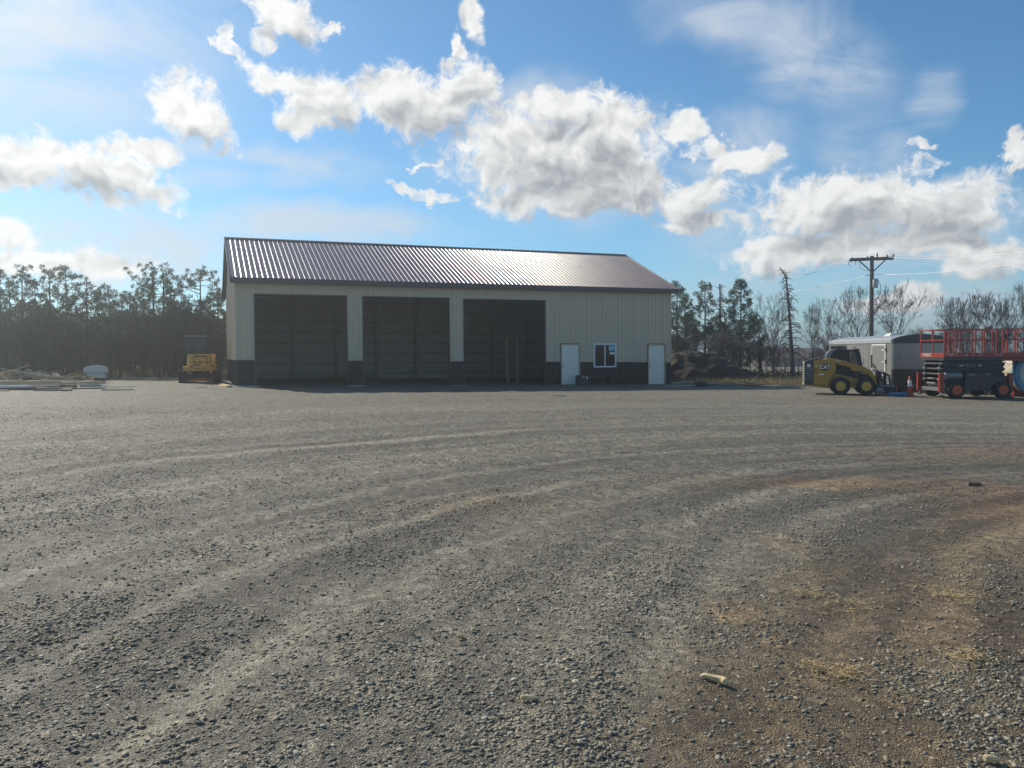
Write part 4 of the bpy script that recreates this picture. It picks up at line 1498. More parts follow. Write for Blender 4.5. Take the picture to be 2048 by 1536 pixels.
def rails(y, segs, posts):
    for (x0, x1) in segs:
        rs.bar((x0, y, 2.62), (x1, y, 2.62), 0.036)
        rs.bar((x0, y, 2.22), (x1, y, 2.22), 0.034)
    for x in posts:
        rs.bar((x, y, 1.60), (x, y, 2.638), 0.05 if x in (0.0,) else 0.04, 0.04)


PX = (0.0, 0.06, 0.42, 1.03, 1.16, 1.42, 1.50, 1.96, 2.20, 2.36, 2.66, 2.75, 3.30, 3.86)
rails(0.01, ((0.0, 3.86),), PX)
rails(LW - 0.01, ((0.0, 3.86),), (0.0, 0.50, 1.12, 1.30, 1.55, 2.05, 2.45, 2.85, 3.4, 3.86))
for x in (-0.015, 3.86):
    rs.bar((x, 0.01, 2.62), (x, LW - 0.01, 2.62), 0.036)
    rs.bar((x, 0.01, 2.22), (x, LW - 0.01, 2.22), 0.034)
    rs.bar((x, LW / 2, 2.22), (x, LW / 2, 2.62), 0.03)
rs.bar((1.05, LW - 0.05, 2.30), (1.3, LW - 0.05, 2.30), 0.03)
rs.build('guard_rail', MT['redor'], lf)
ctl = MB()
ctl.box(2.20, 2.52, 0.03, 0.16, 2.34, 2.44)
ctl.box(2.32, 2.44, 0.04, 0.14, 2.24, 2.339)
ctl.bar((2.30, 0.08, 2.44), (2.30, 0.08, 2.55), 0.03)
ctl.build('control_box', MT['black'], lf, bevel=0.008)
cbk = MB()
cbk.tube([(2.30, 0.15, 1.45), (2.45, 0.12, 1.30), (2.62, 0.12, 1.28), (2.66, 0.12, 1.42)], 0.012, 6)
cbk.tube([(2.30, 0.2, 1.45), (2.42, 0.2, 1.22), (2.56, 0.2, 1.22), (2.60, 0.2, 1.42)], 0.010, 6)
cbk.build('cable_loop', MT['black'], lf)

# ---- traffic cone at the lift's end
cp0 = G(1814, 793)
cn = empty('traffic_cone', (cp0.x, 32.0, gz(cp0.x)))
tag(cn, 'orange traffic cone with a white collar beside the scissor lift outrigger', 'cone')
MB().box(-0.20, 0.20, -0.20, 0.20, 0, 0.035).build('base', MT['cone'], cn, bevel=0.01)
MB().lathe([(0.15, 0.035), (0.085, 0.48), (0.04, 0.80), (0.03, 0.82)], (0, 0, 0), 'z', 24).build('body', MT['cone'], cn, smooth='auto')
MB().lathe([(0.0995, 0.41), (0.062, 0.66)], (0, 0, 0), 'z', 24).build('collar', MT['white'], cn, smooth='auto')
# ---- blue pipe on the ground
bp = G(1788, 793)
o = MB()
o.tube([(-0.32, 0, 0.085), (0.30, 0.10, 0.085)], 0.085, 18)
o.tube([(0.30, 0.10, 0.085), (0.36, 0.11, 0.085)], 0.105, 18)
o = o.build('blue_pipe', MT['blue'], None, smooth='auto')
o.location = (bp.x, bp.y - 0.3, gz(bp.x) + 0.01)
tag(o, 'short blue plastic pipe lying on the gravel in front of the trailer', 'pipe')
# ---- tank with painted end
tk0 = G(2050, 793)
tk = empty('storage_tank', (20.55, 32.0, gz(20)))
tag(tk, 'cream cylindrical tank with blue, white and red painted end behind the lift', 'tank')
TR = 0.80
MB().lathe([(TR - 0.02, -0.0), (TR, 0.02), (TR, 2.6), (TR * 0.8, 2.75), (0.1, 2.85)], (0, 0, 0.95), 'y', 40).build('shell', MT['cream'], tk, smooth='auto')
tkb = MB().lathe([(TR + 0.012, 0.12), (TR + 0.02, 0.02), (TR + 0.012, -0.02), (TR - 0.03, -0.06)], (0, 0, 0.95), 'y', 40)
tkb.build('end_rim', MT['blue'], tk, smooth='auto')
for r0, r1, y0, mt in ((0.77, 0.60, -0.065, 'blue'), (0.60, 0.46, -0.10, 'white'), (0.46, 0.30, -0.13, 'red'), (0.30, 0.01, -0.15, 'white')):
    e_ = MB()
    e_.lathe([(r0, y0), (r1, y0 - 0.035)], (0, 0, 0.95), 'y', 40)
    e_.build('end_band', M('faded_' + mt, {'blue': (0.12, 0.32, 0.50), 'white': (0.62, 0.62, 0.60), 'red': (0.45, 0.16, 0.12)}[mt], 0.4, var=0.15, scale=8), tk, smooth='auto')
for y in (0.35, 2.1):
    sd = MB()
    sd.box(-0.55, 0.55, y, y + 0.12, 0.0, 0.22)
    sd.prism([(-0.55, 0.22), (-0.40, 0.22), (-0.62, 0.50), (-0.70, 0.46)], y, y + 0.12)
    sd.prism([(0.40, 0.22), (0.55, 0.22), (0.70, 0.46), (0.62, 0.50)], y, y + 0.12)
    sd.build('saddle', MT['red'], tk)
rj = MB()
rj.box(-0.08, 0.08, -0.08, 0.08, 0.06, 0.78)
rj.box(-0.2, 0.12, -0.06, 0.06, 0.781, 0.86)
rj.box(-0.16, 0.16, -0.16, 0.16, 0.0, 0.059)
rj = rj.build('jack_stand', MT['red'], None, bevel=0.01)
rj.location = (19.25, 31.55, gz(19))
tag(rj, 'dark red steel stand between the scissor lift wheel and the cream tank', 'stand')

# ---- white domed box near the left trees
wb0 = G(193, 756.5)
wb = empty('well_cover', (wb0.x, wb0.y, gz(wb0.x)), R(24))
wb.scale = (0.86, 0.86, 1)
tag(wb, 'white box with an overhanging domed lid standing near the left pines', 'box')
MB().box(-0.60, 0.60, -0.55, 0.55, 0.0, 0.36).build('body', MT['white'], wb, bevel=0.02)
ld = MB()
dome = [(-0.72, 0.34), (0.72, 0.34), (0.72, 0.56)] + [(0.72 * math.cos(R(a)), 0.56 + 0.20 * math.sin(R(a))) for a in range(10, 180, 10)] + [(-0.72, 0.56)]
ld.prism(dome, -0.68, 0.68)
ld.build('lid', MT['white'], wb, bevel=0.03)
wt = MB()
for x in (-0.52, 0.52):
    wt.box(x - 0.02, x + 0.02, -0.56, -0.551, 0.02, 0.335)
wt.build('corner_strip', MT['galv'], wb)

# ---- black steel attachment by the entry door
ba = empty('forklift_frame', shop_pt(16.45, -0.75, gz(4.0) + 0.02), TH)
tag(ba, 'low black steel loader attachment lying in front of the shop below the window', 'attachment')
MB().box(0.0, 0.55, -0.25, 0.25, 0.0, 0.50).build('end_box', MT['blackplate'], ba, bevel=0.015)
for (x, z) in ((0.17, 0.38), (0.36, 0.38), (0.38, 0.30)):
    MB().box(x, x + 0.09, -0.254, -0.2505, z, z + 0.06).build('white_label', MT['white'], ba)
fm = MB()
fm.box(0.551, 2.0, -0.10, 0.10, 0.36, 0.45)
fm.box(0.551, 2.0, -0.12, 0.12, 0.0, 0.10)
for x in (0.62, 1.32, 1.42):
    fm.box(x, x + 0.07, -0.14, 0.0, 0.101, 0.359)
fm.build('cross_bar', MT['blackplate'], ba, bevel=0.008)
MB().prism([(1.70, 0.101), (2.12, 0.02), (2.15, 0.52), (2.06, 0.55), (1.95, 0.40), (1.70, 0.30)], -0.3, 0.3).build('side_plate', MT['blackplate'], ba, bevel=0.01)

# ---- utility pole and its wires
pb = AT(1742, 700, 60.0)
PXX, PYY, PGZ = pb.x, 60.0, gz(pb.x) - 0.6
ptop = AT(1742, 512, 60.0).z
up_ = empty('utility_pole', (PXX, PYY, PGZ), R(-18))
tag(up_, 'wooden utility pole with crossarm and small transformer rising behind the trailer', 'utility pole')
PH = ptop - PGZ
MB().tube([(0, 0, 0), (0, 0, PH * 0.5), (0, 0, PH)], [0.19, 0.165, 0.13], 12).build('pole', MT['pole'], up_, smooth='auto')
ca = MB()
za = PH - 0.22
for y in (-0.16, 0.16):
    ca.box(-1.5, 1.45, y - 0.05, y + 0.05, za - 0.10, za + 0.10)
ca.build('crossarm', MT['pole'], up_)
br = MB()
for sx in (-1, 1):
    br.bar((sx * 0.90, -0.22, za - 0.1), (sx * 0.06, -0.17, za - 0.95), 0.08, 0.08)
br.build('arm_brace', MT['pole'], up_)
for (x, h) in ((-1.35, 0.16), (-0.3, 0.22), (1.0, 0.26), (1.40, 0.30), (0.33, 0.42)):
    MB().lathe([(0.02, 0.07), (0.055, 0.09), (0.03, 0.13), (0.06, 0.16), (0.03, h)], (x, 0.0 if abs(x) < 0.31 else -0.16, za), 'z', 10).build('insulator', MT['dgrey'], up_)
tf = MB()
tf.lathe([(0.17, 0.0), (0.185, 0.04), (0.185, 0.60), (0.15, 0.66)], (0.22, -0.24, PH - 2.35), 'z', 18)
tf.build('transformer', MT['galv'], up_, smooth='auto')
jp = MB()
jp.tube([(0.38, -0.2, PH - 1.75), (0.55, -0.2, PH - 2.1), (0.62, -0.2, PH - 2.6), (0.45, -0.1, PH - 3.1), (0.16, 0, PH - 3.2)], 0.025, 6)
jp.tube([(-0.85, -0.2, za - 0.08), (-0.80, -0.2, za - 0.65), (-0.55, -0.2, za - 0.85), (-0.25, -0.1, za - 0.85)], 0.015, 6)
jp.tube([(-1.5, -0.2, za), (-1.62, -0.2, za - 0.3), (-1.45, -0.2, za - 0.55)], 0.018, 6)
jp.tube([(-1.1, -0.2, za - 0.07), (-1.15, -0.2, za - 0.4)], 0.02, 6)
jp.bar((-0.05, -0.1, PH - 1.42), (-0.34, -0.1, PH - 1.42), 0.03)
jp.bar((-0.34, -0.1, PH - 1.42), (-0.34, -0.1, PH - 1.28), 0.03)
jp.build('jumper_wire', MT['black'], up_)


def wire(p, q, sag, label):
    p, q = Vector(p), Vector(q)
    pts = [p.lerp(q, t / 24) - Vector((0, 0, sag * 4 * (t / 24) * (1 - t / 24))) for t in range(25)]
    o = MB().tube(pts, 0.0155, 5).build('power_line', MT['wire'], None, smooth=True)
    tag(o, label, 'wire', 'overhead power lines')


pm = Matrix.Translation((PXX, PYY, PGZ)) @ Matrix.Rotation(R(-18), 4, 'Z')
for (x, dz, rt, lb) in ((1.40, 0.22, (2048, 489), 'upper overhead wire from the pole towards the right edge'), (0.98, 0.1, (2048, 495.5), 'second overhead wire just below the upper one, right of the pole')):
    a = pm @ Vector((x, 0, za + dz))
    b = AT(rt[0], rt[1], 46.0)
    wire(a, a + (b - a) * 1.25, 0.35, lb)
a = pm @ Vector((0.1, -0.15, PH - 1.38))
b = AT(2048, 519, 46.0)
wire(a, a + (b - a) * 1.25, 0.3, 'lowest overhead wire from the pole towards the right edge')
for (x, zz_, lt, lb) in ((-1.5, za, (1400, 582), 'upper overhead wire descending from the crossarm towards the shop'), (-1.3, za - 0.1, (1400, 590), 'middle overhead wire descending behind the dead pine snag'), (-0.1, PH - 1.38, (1400, 606), 'lowest overhead wire descending left from below the crossarm')):
    a = pm @ Vector((x, 0, zz_))
    b = AT(lt[0], lt[1], 92.0)
    wire(a, b, 0.4, lb)

# ================================================================== trees
def bare_meshes(seed, h, spread=0.55, limbs=4, fork_h=0.22, levels=5, r0=None, upright=0.15, min_r=0.0075, curve=0.10, stems=1):
    """a leafless tree as two meshes: trunk with main limbs, and the fine branches"""
    rd = random.Random(seed)
    tk_, cr2 = MB(), MB()
    r0 = r0 or 0.018 * h + 0.02

    def rec(p, d, L, r, lev):
        pts, rads = [tuple(p)], [r]
        ns = 3 if lev < 3 else 2
        q = Vector(p)
        dd = Vector(d)
        for i in range(ns):
            dd = (dd + Vector((rd.gauss(0, curve), rd.gauss(0, curve), rd.gauss(0, curve * 0.7) + upright))).normalized()
            q = q + dd * (L / ns)
            pts.append(tuple(q))
            rads.append(max(min_r, r * (1 - 0.42 * (i + 1) / ns)))
        (tk_ if lev <= 1 else cr2).tube(pts, rads, 7 if lev == 0 else 5 if lev < 3 else 3, cap=False)
        if lev >= levels:
            return
        kids = rd.choice((2, 2, 3)) if lev > 0 else limbs
        for k in range(kids):
            a = rd.uniform(0.35, 0.8) * spread * 1.3
            ax = dd.cross(Vector((rd.gauss(0, 1), rd.gauss(0, 1), rd.gauss(0, 0.4)))).normalized()
            nd = Matrix.Rotation(a, 3, ax) @ dd
            rec(q, nd, L * rd.uniform(0.62, 0.88), rads[-1] * rd.uniform(0.62, 0.85), lev + 1)
        if lev >= 1:
            for k in range(rd.choice((1, 2, 2, 3))):
                j = rd.randint(1, ns)
                a = rd.uniform(0.5, 1.0)
                ax = dd.cross(Vector((rd.gauss(0, 1), rd.gauss(0, 1), rd.gauss(0, 0.4)))).normalized()
                nd = Matrix.Rotation(a, 3, ax) @ dd
                rec(Vector(pts[j]), nd, L * rd.uniform(0.40, 0.65), rads[j] * 0.5, max(lev + 1, min(levels, lev + 2)))

    for s_ in range(stems):
        d = Vector((rd.gauss(0, 0.06), rd.gauss(0, 0.06), 1)).normalized() if stems == 1 else Vector((rd.gauss(0, 0.38), rd.gauss(0, 0.38), 1)).normalized()
        p = Vector((0, 0, -0.1)) if stems == 1 else Vector((rd.gauss(0, 0.15), rd.gauss(0, 0.15), -0.1))
        rec(p, d, h * fork_h * (1 if stems == 1 else rd.uniform(0.8, 1.2)), r0, 0)
    zs = max(v[2] for v in cr2.v)
    k = h / zs
    for m_ in (tk_, cr2):
        m_.v = [(x * k, y * k, z * k) for x, y, z in m_.v]
    return tk_, cr2


def to_mesh(mb, name, mat, smooth=False):
    me = bpy.data.meshes.new(name)
    me.from_pydata(mb.v, [], mb.f)
    me.materials.append(mat)
    if smooth:
        me.polygons.foreach_set('use_smooth', [True] * len(me.polygons))
    return me


def put_tree(name, meshes, loc, rz, scale, label, cat, group):
    o = empty(name, loc, rz)
    o.scale = scale
    for pn_, me in meshes:
        c = bpy.data.objects.new(pn_, me)
        COL.objects.link(c)
        c.parent = o
    return tag(o, label, cat, group)


def pine_meshes(seed, h, rad, base=0.2, dens=1.0, ragged=0.25, tuft=0.26, brown=False, lean=0.0, cone=False):
    """pine with clumped needle tufts at the ends of whorled limbs"""
    rd = random.Random(seed)
    nr = np.random.default_rng(seed)
    tk_ = MB()
    tuft_pts = []
    npt = 9
    tp = []
    for i in range(npt):
        t = i / (npt - 1)
        tp.append((lean * h * t * t + rd.gauss(0, 0.02) * t, rd.gauss(0, 0.02) * t, h * 0.985 * t - 0.1 * (1 - t)))
    tk_.tube(tp, [0.014 * h * (1 - 0.88 * i / (npt - 1)) + 0.012 for i in range(npt)], 7)

    def axis_at(z):
        t = min(1, max(0, z / (h * 0.985))) * (npt - 1)
        i = min(npt - 2, int(t))
        return Vector(tp[i]).lerp(Vector(tp[i + 1]), t - i)

    z = h * base * 0.5
    while z < h * 0.97:
        t = (z / h - base) / (1 - base)
        dead = t < 0
        prof = rad * (0.45 + 0.65 * t if t < 0.25 else (1.02 - 0.93 * ((t - 0.25) / 0.75) if cone else 1.02 - 0.88 * ((t - 0.25) / 0.75) ** 1.35)) if not dead else rad * 0.55
        n_ = rd.choice((3, 4, 5)) if not dead else rd.choice((1, 2, 3))
        a0 = rd.uniform(0, 6.28)
        for k in range(n_):
            if not dead and rd.random() > dens: continue
            a = a0 + 6.283 * k / n_ + rd.gauss(0, 0.35)
            L = max(0.12, prof * (1 + rd.gauss(0, ragged)))
            out = Vector((math.cos(a), math.sin(a), 0))
            lift = rd.uniform(-0.1, 0.35) + 0.5 * max(0, t) ** 2
            p0 = axis_at(z)
            p1 = p0 + out * L * 0.5 + Vector((0, 0, L * 0.5 * (lift - 0.15)))
            p2 = p0 + out * L + Vector((0, 0, L * (lift + 0.18)))
            rr_ = 0.012 + 0.010 * L
            tk_.tube([p0, p1, p2], [rr_, rr_ * 0.7, rr_ * 0.35], 4, cap=False)
            if dead: continue
            nt = max(1, int(L / 0.30))
            for j in range(nt):
                f = 1 - 0.72 * j / max(1, nt) * rd.uniform(0.75, 1)
                base_p = p1.lerp(p2, max(0, f * 2 - 1)) if f > 0.5 else p0.lerp(p1, f * 2)
                side = Vector((rd.gauss(0, 0.14), rd.gauss(0, 0.14), rd.uniform(0.0, 0.16))) * (0.4 if j == 0 else 1.25)
                e = base_p + side
                if j: tk_.tube([base_p, e], [rr_ * 0.4, rr_ * 0.3], 3, cap=False)
                tuft_pts.append((e, (out * 0.6 + Vector((0, 0, 0.7))).normalized(), tuft * rd.uniform(0.7, 1.15)))
        z += h * rd.uniform(0.030, 0.052) / max(1, dens)
    tuft_pts.append((axis_at(h * 0.97), Vector((0, 0, 1)), tuft * 0.9))
    tuft_pts.append((axis_at(h * 0.93) + Vector((0.1, 0.05, 0)), Vector((0.3, 0, 1)).normalized(), tuft * 0.8))
    nn = 34
    T_ = len(tuft_pts)
    c = np.array([tuple(p) for p, _, _ in tuft_pts])[:, None, :]
    d = np.array([tuple(p) for _, p, _ in tuft_pts])[:, None, :]
    s_ = np.array([p for _, _, p in tuft_pts])[:, None, None]
    v = nr.normal(0, 1, (T_, nn, 3))
    v /= np.linalg.norm(v, axis=-1, keepdims=True)
    v = v + d * 0.55
    v /= np.linalg.norm(v, axis=-1, keepdims=True)
    ln_ = s_ * nr.uniform(0.65, 1.1, (T_, nn, 1))
    start = c + v * s_ * 0.12 + nr.normal(0, 0.03, (T_, nn, 3))
    tip = start + v * ln_
    w = np.cross(v, nr.normal(0, 1, (T_, nn, 3)))
    w /= np.linalg.norm(w, axis=-1, keepdims=True)
    wd = 0.021
    mid = start + v * ln_ * 0.5
    V_ = np.stack([start, mid + w * wd, tip, mid - w * wd], 2).reshape(-1, 3)
    cr2 = bpy.data.meshes.new('crown')
    nq = T_ * nn
    cr2.vertices.add(nq * 4)
    cr2.vertices.foreach_set('co', V_.astype(np.float32).ravel())
    cr2.loops.add(nq * 4)
    cr2.loops.foreach_set('vertex_index', np.arange(nq * 4, dtype=np.int32))
    cr2.polygons.add(nq)
    cr2.polygons.foreach_set('loop_start', np.arange(0, nq * 4, 4, dtype=np.int32))
    cr2.update()
    cr2.materials.append(MT['needles_brown' if brown else 'needles'])
    return [('trunk', to_mesh(tk_, 'trunk', MT['pinebark'])), ('crown', cr2)]


def ground_at(px, Y):
    x = AT(px, 740, Y).x
    return Vector((x, Y, float(height(np.array([x]), np.array([Y]))[0])))


# ---- pines along the left edge of the yard: (pixel column, pixel of the tip, distance, half width, crown base, brownish, label)
LEFT_PINES = [
    (2, 541, 47.5, 1.3, 0.22, 0, 'tall pine cut by the left edge of the picture'),
    (24, 553, 52.0, 1.2, 0.25, 0, 'slightly shorter pine beside the one at the left picture edge'),
    (46, 535, 49.0, 1.35, 0.22, 0, 'tall round-topped pine, second tallest from the left edge'),
    (76, 566, 53.0, 1.3, 0.2, 0, 'short dense pine filling the gap between the two tallest left pines'),
    (105, 540, 48.5, 1.5, 0.2, 0, 'broad topped pine rising above the scrap lumber pile'),
    (136, 539, 50.5, 1.3, 0.22, 0, 'narrow pine just right of the broad topped one over the lumber pile'),
    (176, 554, 49.5, 1.2, 0.25, 1, 'thin open pine standing behind the white domed box'),
    (198, 585, 54.0, 1.3, 0.2, 0, 'low bushy pine behind the thin open pine'),
    (222, 570, 48.5, 1.35, 0.25, 0, 'pine with a pale slanting trunk just right of the white box'),
    (262, 590, 55.0, 1.6, 0.2, 1, 'low pine in the dip of the left treeline'),
    (309, 531, 50.0, 2.0, 0.28, 0, 'tallest wide pine with a two-pronged top, mid left treeline'),
    (352, 578, 54.5, 1.5, 0.22, 1, 'shorter browning pine between the two widest left pines'),
    (404, 537, 50.5, 2.0, 0.30, 1, 'wide ragged pine rising above the mini excavator'),
    (440, 588, 54.5, 1.6, 0.2, 0, 'pine half hidden by the left end of the shop'),
]
for i, (px, py, Y, rad, base, br_, lab) in enumerate(LEFT_PINES):
    g0 = ground_at(px, Y)
    hh = AT(px, py, Y).z - g0.z
    put_tree('pine_tree', pine_meshes(100 + i, hh, rad * 0.95, base * 0.8, 0.62, 0.30, 0.25, br_, 0.02 * random.Random(i).uniform(-1, 1)), g0, 0, (1, 1, 1), lab, 'pine tree', 'pines along the left side of the yard')
if True:
    # the second prong of the widest pine belongs to a pine of its own behind it
    g0 = ground_at(330, 52)
    put_tree('pine_tree', pine_meshes(140, AT(330, 535, 52).z - g0.z, 1.4, 0.3, 0.7, 0.3, 0.25), g0, 0, (1, 1, 1), 'pine close behind the tallest wide pine, its tip just to the right', 'pine tree', 'pines along the left side of the yard')

for i, (px, py, Y, rad, lab) in enumerate((
        (12, 633, 60, 1.8, 'rear row pine behind the far left edge'), (60, 618, 62, 1.7, 'rear row pine seen between the two tallest left pines'), (92, 638, 59, 1.7, 'rear row pine behind the left side of the lumber heap'),
        (120, 630, 61, 1.6, 'rear row pine between the broad topped and narrow pines'), (156, 633, 60, 1.7, 'rear row pine left of the thin open pine'), (205, 642, 62, 1.8, 'rear row pine above the white domed box'),
        (242, 642, 60, 1.8, 'rear row pine right of the slanting trunk pine'), (285, 632, 61, 1.8, 'rear row pine left of the tallest wide pine'), (345, 642, 60, 1.9, 'rear row pine behind the browning pine'),
        (378, 632, 61, 1.8, 'rear row pine left of the ragged pine over the excavator'), (425, 642, 60, 1.9, 'rear row pine between excavator and shop'))):
    g0 = ground_at(px, Y)
    put_tree('pine_tree', pine_meshes(200 + i, AT(px, py, Y).z - g0.z, rad, 0.04, 0.85, 0.25, 0.28, i % 3 == 1), g0, 0, (1, 1, 1), lab, 'pine tree', 'pines along the left side of the yard')

for i, px in enumerate((-5, 28, 66, 98, 133, 168, 200, 236, 270, 305, 338, 372, 408, 442)):
    g0 = ground_at(px, 66 + (i % 3))
    put_tree('pine_tree', pine_meshes(300 + i, 3.6 + 0.8 * (i % 4) / 3, 1.9, 0.0, 0.9, 0.25, 0.30), g0, 0, (1, 1, 1), 'young bushy pine low at the back of the left woods', 'pine tree', 'young pines at the back of the left woods')

RIGHT_PINES = [
    (1354, 567, 60.0, 1.7, 0.2, 0, 0.95, 'dark pine right at the right end of the shop'),
    (1370, 594, 57.0, 1.6, 0.2, 0, 0.8, 'lower pine just right of the shop behind the dirt mound'),
    (1410, 567, 57.0, 1.45, 0.35, 0, 0.7, 'sparse pine with pompom tufts behind the dirt mound'),
    (1481, 562, 55.0, 1.5, 0.10, 0, 1.25, 'dense cone-shaped pine standing alone right of the dirt mound'),
]
for i, (px, py, Y, rad, base, br_, dn, lab) in enumerate(RIGHT_PINES):
    g0 = ground_at(px, Y)
    put_tree('pine_tree', pine_meshes(160 + i, AT(px, py, Y).z - g0.z, rad, base, dn, 0.18, 0.28, False, 0.0, True), g0, 0, (1, 1, 1), lab, 'pine tree', 'pines right of the shop')


def snag(seed, h, lean, curl):
    rd = random.Random(seed)
    tk_, b_ = MB(), MB()
    pts = [(lean * h * (t / 10) ** 1.3, 0, h * t / 10 - (0.1 if t == 0 else 0)) for t in range(11)]
    if curl:
        pts[-1] = (pts[-2][0] - 0.45, 0, h)
    tk_.tube(pts, [0.17 * (1 - 0.85 * t / 10) for t in range(11)], 8)
    z = h * 0.22
    while z < h * 0.98:
        t = z / h * 10
        i = min(9, int(t))
        p = Vector(pts[i]).lerp(Vector(pts[i + 1]), t - i)
        for k in range(rd.choice((1, 2, 2, 3))):
            a = rd.uniform(0, 6.28)
            L = rd.uniform(0.3, 1.5) * (1.15 - z / h)
            o_ = Vector((math.cos(a), math.sin(a), 0))
            q = [p, p + o_ * L * 0.4 + Vector((0, 0, 0.12 * L)), p + o_ * L * 0.8 + Vector((0, 0, 0.02)), p + o_ * L + Vector((0, 0, -0.25 * L))]
            b_.tube(q, [0.034, 0.026, 0.020, 0.013], 4, cap=False)
            for m_ in range(3):
                f = rd.uniform(0.4, 1)
                w = q[1].lerp(q[3], f)
                b_.tube([w, w + Vector((rd.gauss(0, 0.18), rd.gauss(0, 0.18), rd.uniform(-0.3, 0.1)))], [0.014, 0.009], 3, cap=False)
        z += rd.uniform(0.07, 0.2)
    return [('trunk', to_mesh(tk_, 'trunk', MT['pinebark'])), ('dead_branches', to_mesh(b_, 'dead_branches', MT['twig']))]


for (px, py, Y, ln_, cu, lab, sd) in ((1586, 534, 54.0, -0.075, True, 'tall dead leaning pine trunk with drooping bare branches and a hooked top', 5),
                                      (1441, 567, 55.0, -0.01, False, 'thin dead pine spike between the pompom pine and the dense pine', 9)):
    g0 = ground_at(px, Y)
    put_tree('dead_tree', snag(sd, AT(px, py, Y).z - g0.z, ln_, cu), g0, 0, (1, 1, 1), lab, 'dead tree', 'dead pines right of the shop')

# ---- leafless trees: a few grown individuals, set out again with another turn and size
KINDS = []
for sd, kw in ((11, dict(spread=0.62, limbs=5, fork_h=0.24, levels=6)), (23, dict(spread=0.52, limbs=4, fork_h=0.24, levels=6)), (31, dict(spread=0.66, limbs=5, fork_h=0.18, levels=6)),
               (47, dict(spread=0.6, limbs=3, fork_h=0.26, stems=3, levels=4))):
    t_, c_2 = bare_meshes(sd, 7.0, **kw)
    print('bare', len(t_.v), len(c_2.v)); KINDS.append([('trunk', to_mesh(t_, 'trunk', MT['bark'])), ('crown', to_mesh(c_2, 'crown', MT['twig']))])
SHRUBS = []
for sd in (61, 73):
    t_, c_2 = bare_meshes(sd, 4.0, spread=0.75, limbs=3, fork_h=0.26, levels=4, stems=7, r0=0.035, min_r=0.009)
    SHRUBS.append([('stem', to_mesh(t_, 'stem', MT['bark'])), ('twigs', to_mesh(c_2, 'twigs', MT['twig']))])

# (pixel column, pixel of the top, distance, kind, turn, width, label)
BARE = [
    (1398, 640, 59, 3, 0.3, 1.0, 'grey leafless tree tangled behind the left of the dirt mound'),
    (1452, 640, 58, 2, 1.3, 0.9, 'leafless tree between the thin dead spike and the dense pine'),
    (1518, 612, 58, 3, 2.1, 0.9, 'multi-stemmed bare tree leaning right beside the dense pine'),
    (1546, 575, 57, 0, 0.6, 0.8, 'bare tree with upswept twigs just left of the tall dead leaning pine'),
    (1628, 600, 62, 1, 2.4, 0.8, 'slim bare tree behind the rear of the skid steer'),
    (1668, 590, 63, 0, 3.3, 0.9, 'bare tree rising above the rear end of the silver trailer'),
    (1712, 560, 64, 1, 1.0, 0.95, 'tall bare tree directly left of the utility pole'),
    (1782, 558, 63, 1, 0.1, 0.95, 'tall forked bare tree directly right of the utility pole'),
    (1832, 648, 74, 2, 0.4, 0.6, 'small distant bare tree above the dark trailer roof cap'),
    (1902, 592, 60, 0, 2.0, 0.8, 'bare tree behind the left end of the lift platform rails'),
    (1934, 574, 57, 2, 1.1, 0.85, 'dense tall bare tree behind the middle of the lift platform'),
    (1990, 578, 58, 2, 3.9, 0.85, 'rounded bare tree behind the right half of the lift platform'),
    (2050, 563, 55, 0, 4.5, 0.95, 'bare tree cut by the right edge of the picture, tallest on that side'),
    (20, 600, 50.5, 3, 0.9, 0.9, 'bare tree among the pines at the far left edge'),
    (90, 605, 47.5, 2, 2.2, 0.8, 'bare tree in front of the pines over the scrap lumber'),
    (160, 610, 51.5, 3, 3.1, 0.9, 'bare tree between the white box and the scrap lumber'),
    (255, 577, 53.0, 0, 4.4, 0.9, 'bare tree poking above the dip in the left treeline'),
    (285, 600, 48.0, 2, 5.0, 1.0, 'grey bare tree in front of the tallest wide pine'),
    (345, 590, 48.5, 3, 0.5, 1.0, 'bare tree with spreading limbs left of the mini excavator'),
    (385, 585, 49.0, 2, 1.7, 1.0, 'bare tree directly behind the mini excavator cab'),
    (416, 600, 50.0, 3, 2.6, 0.8, 'bare tree in the gap between excavator and shop'),
]
for (px, py, Y, k, rz, wd, lab) in BARE:
    g0 = ground_at(px, Y)
    s_ = (AT(px, py, Y).z - g0.z) / 7.0
    put_tree('bare_tree', KINDS[k], g0, rz, (s_ * wd * 0.85, s_ * wd * 0.85, s_), lab, 'bare tree', 'leafless trees around the yard')
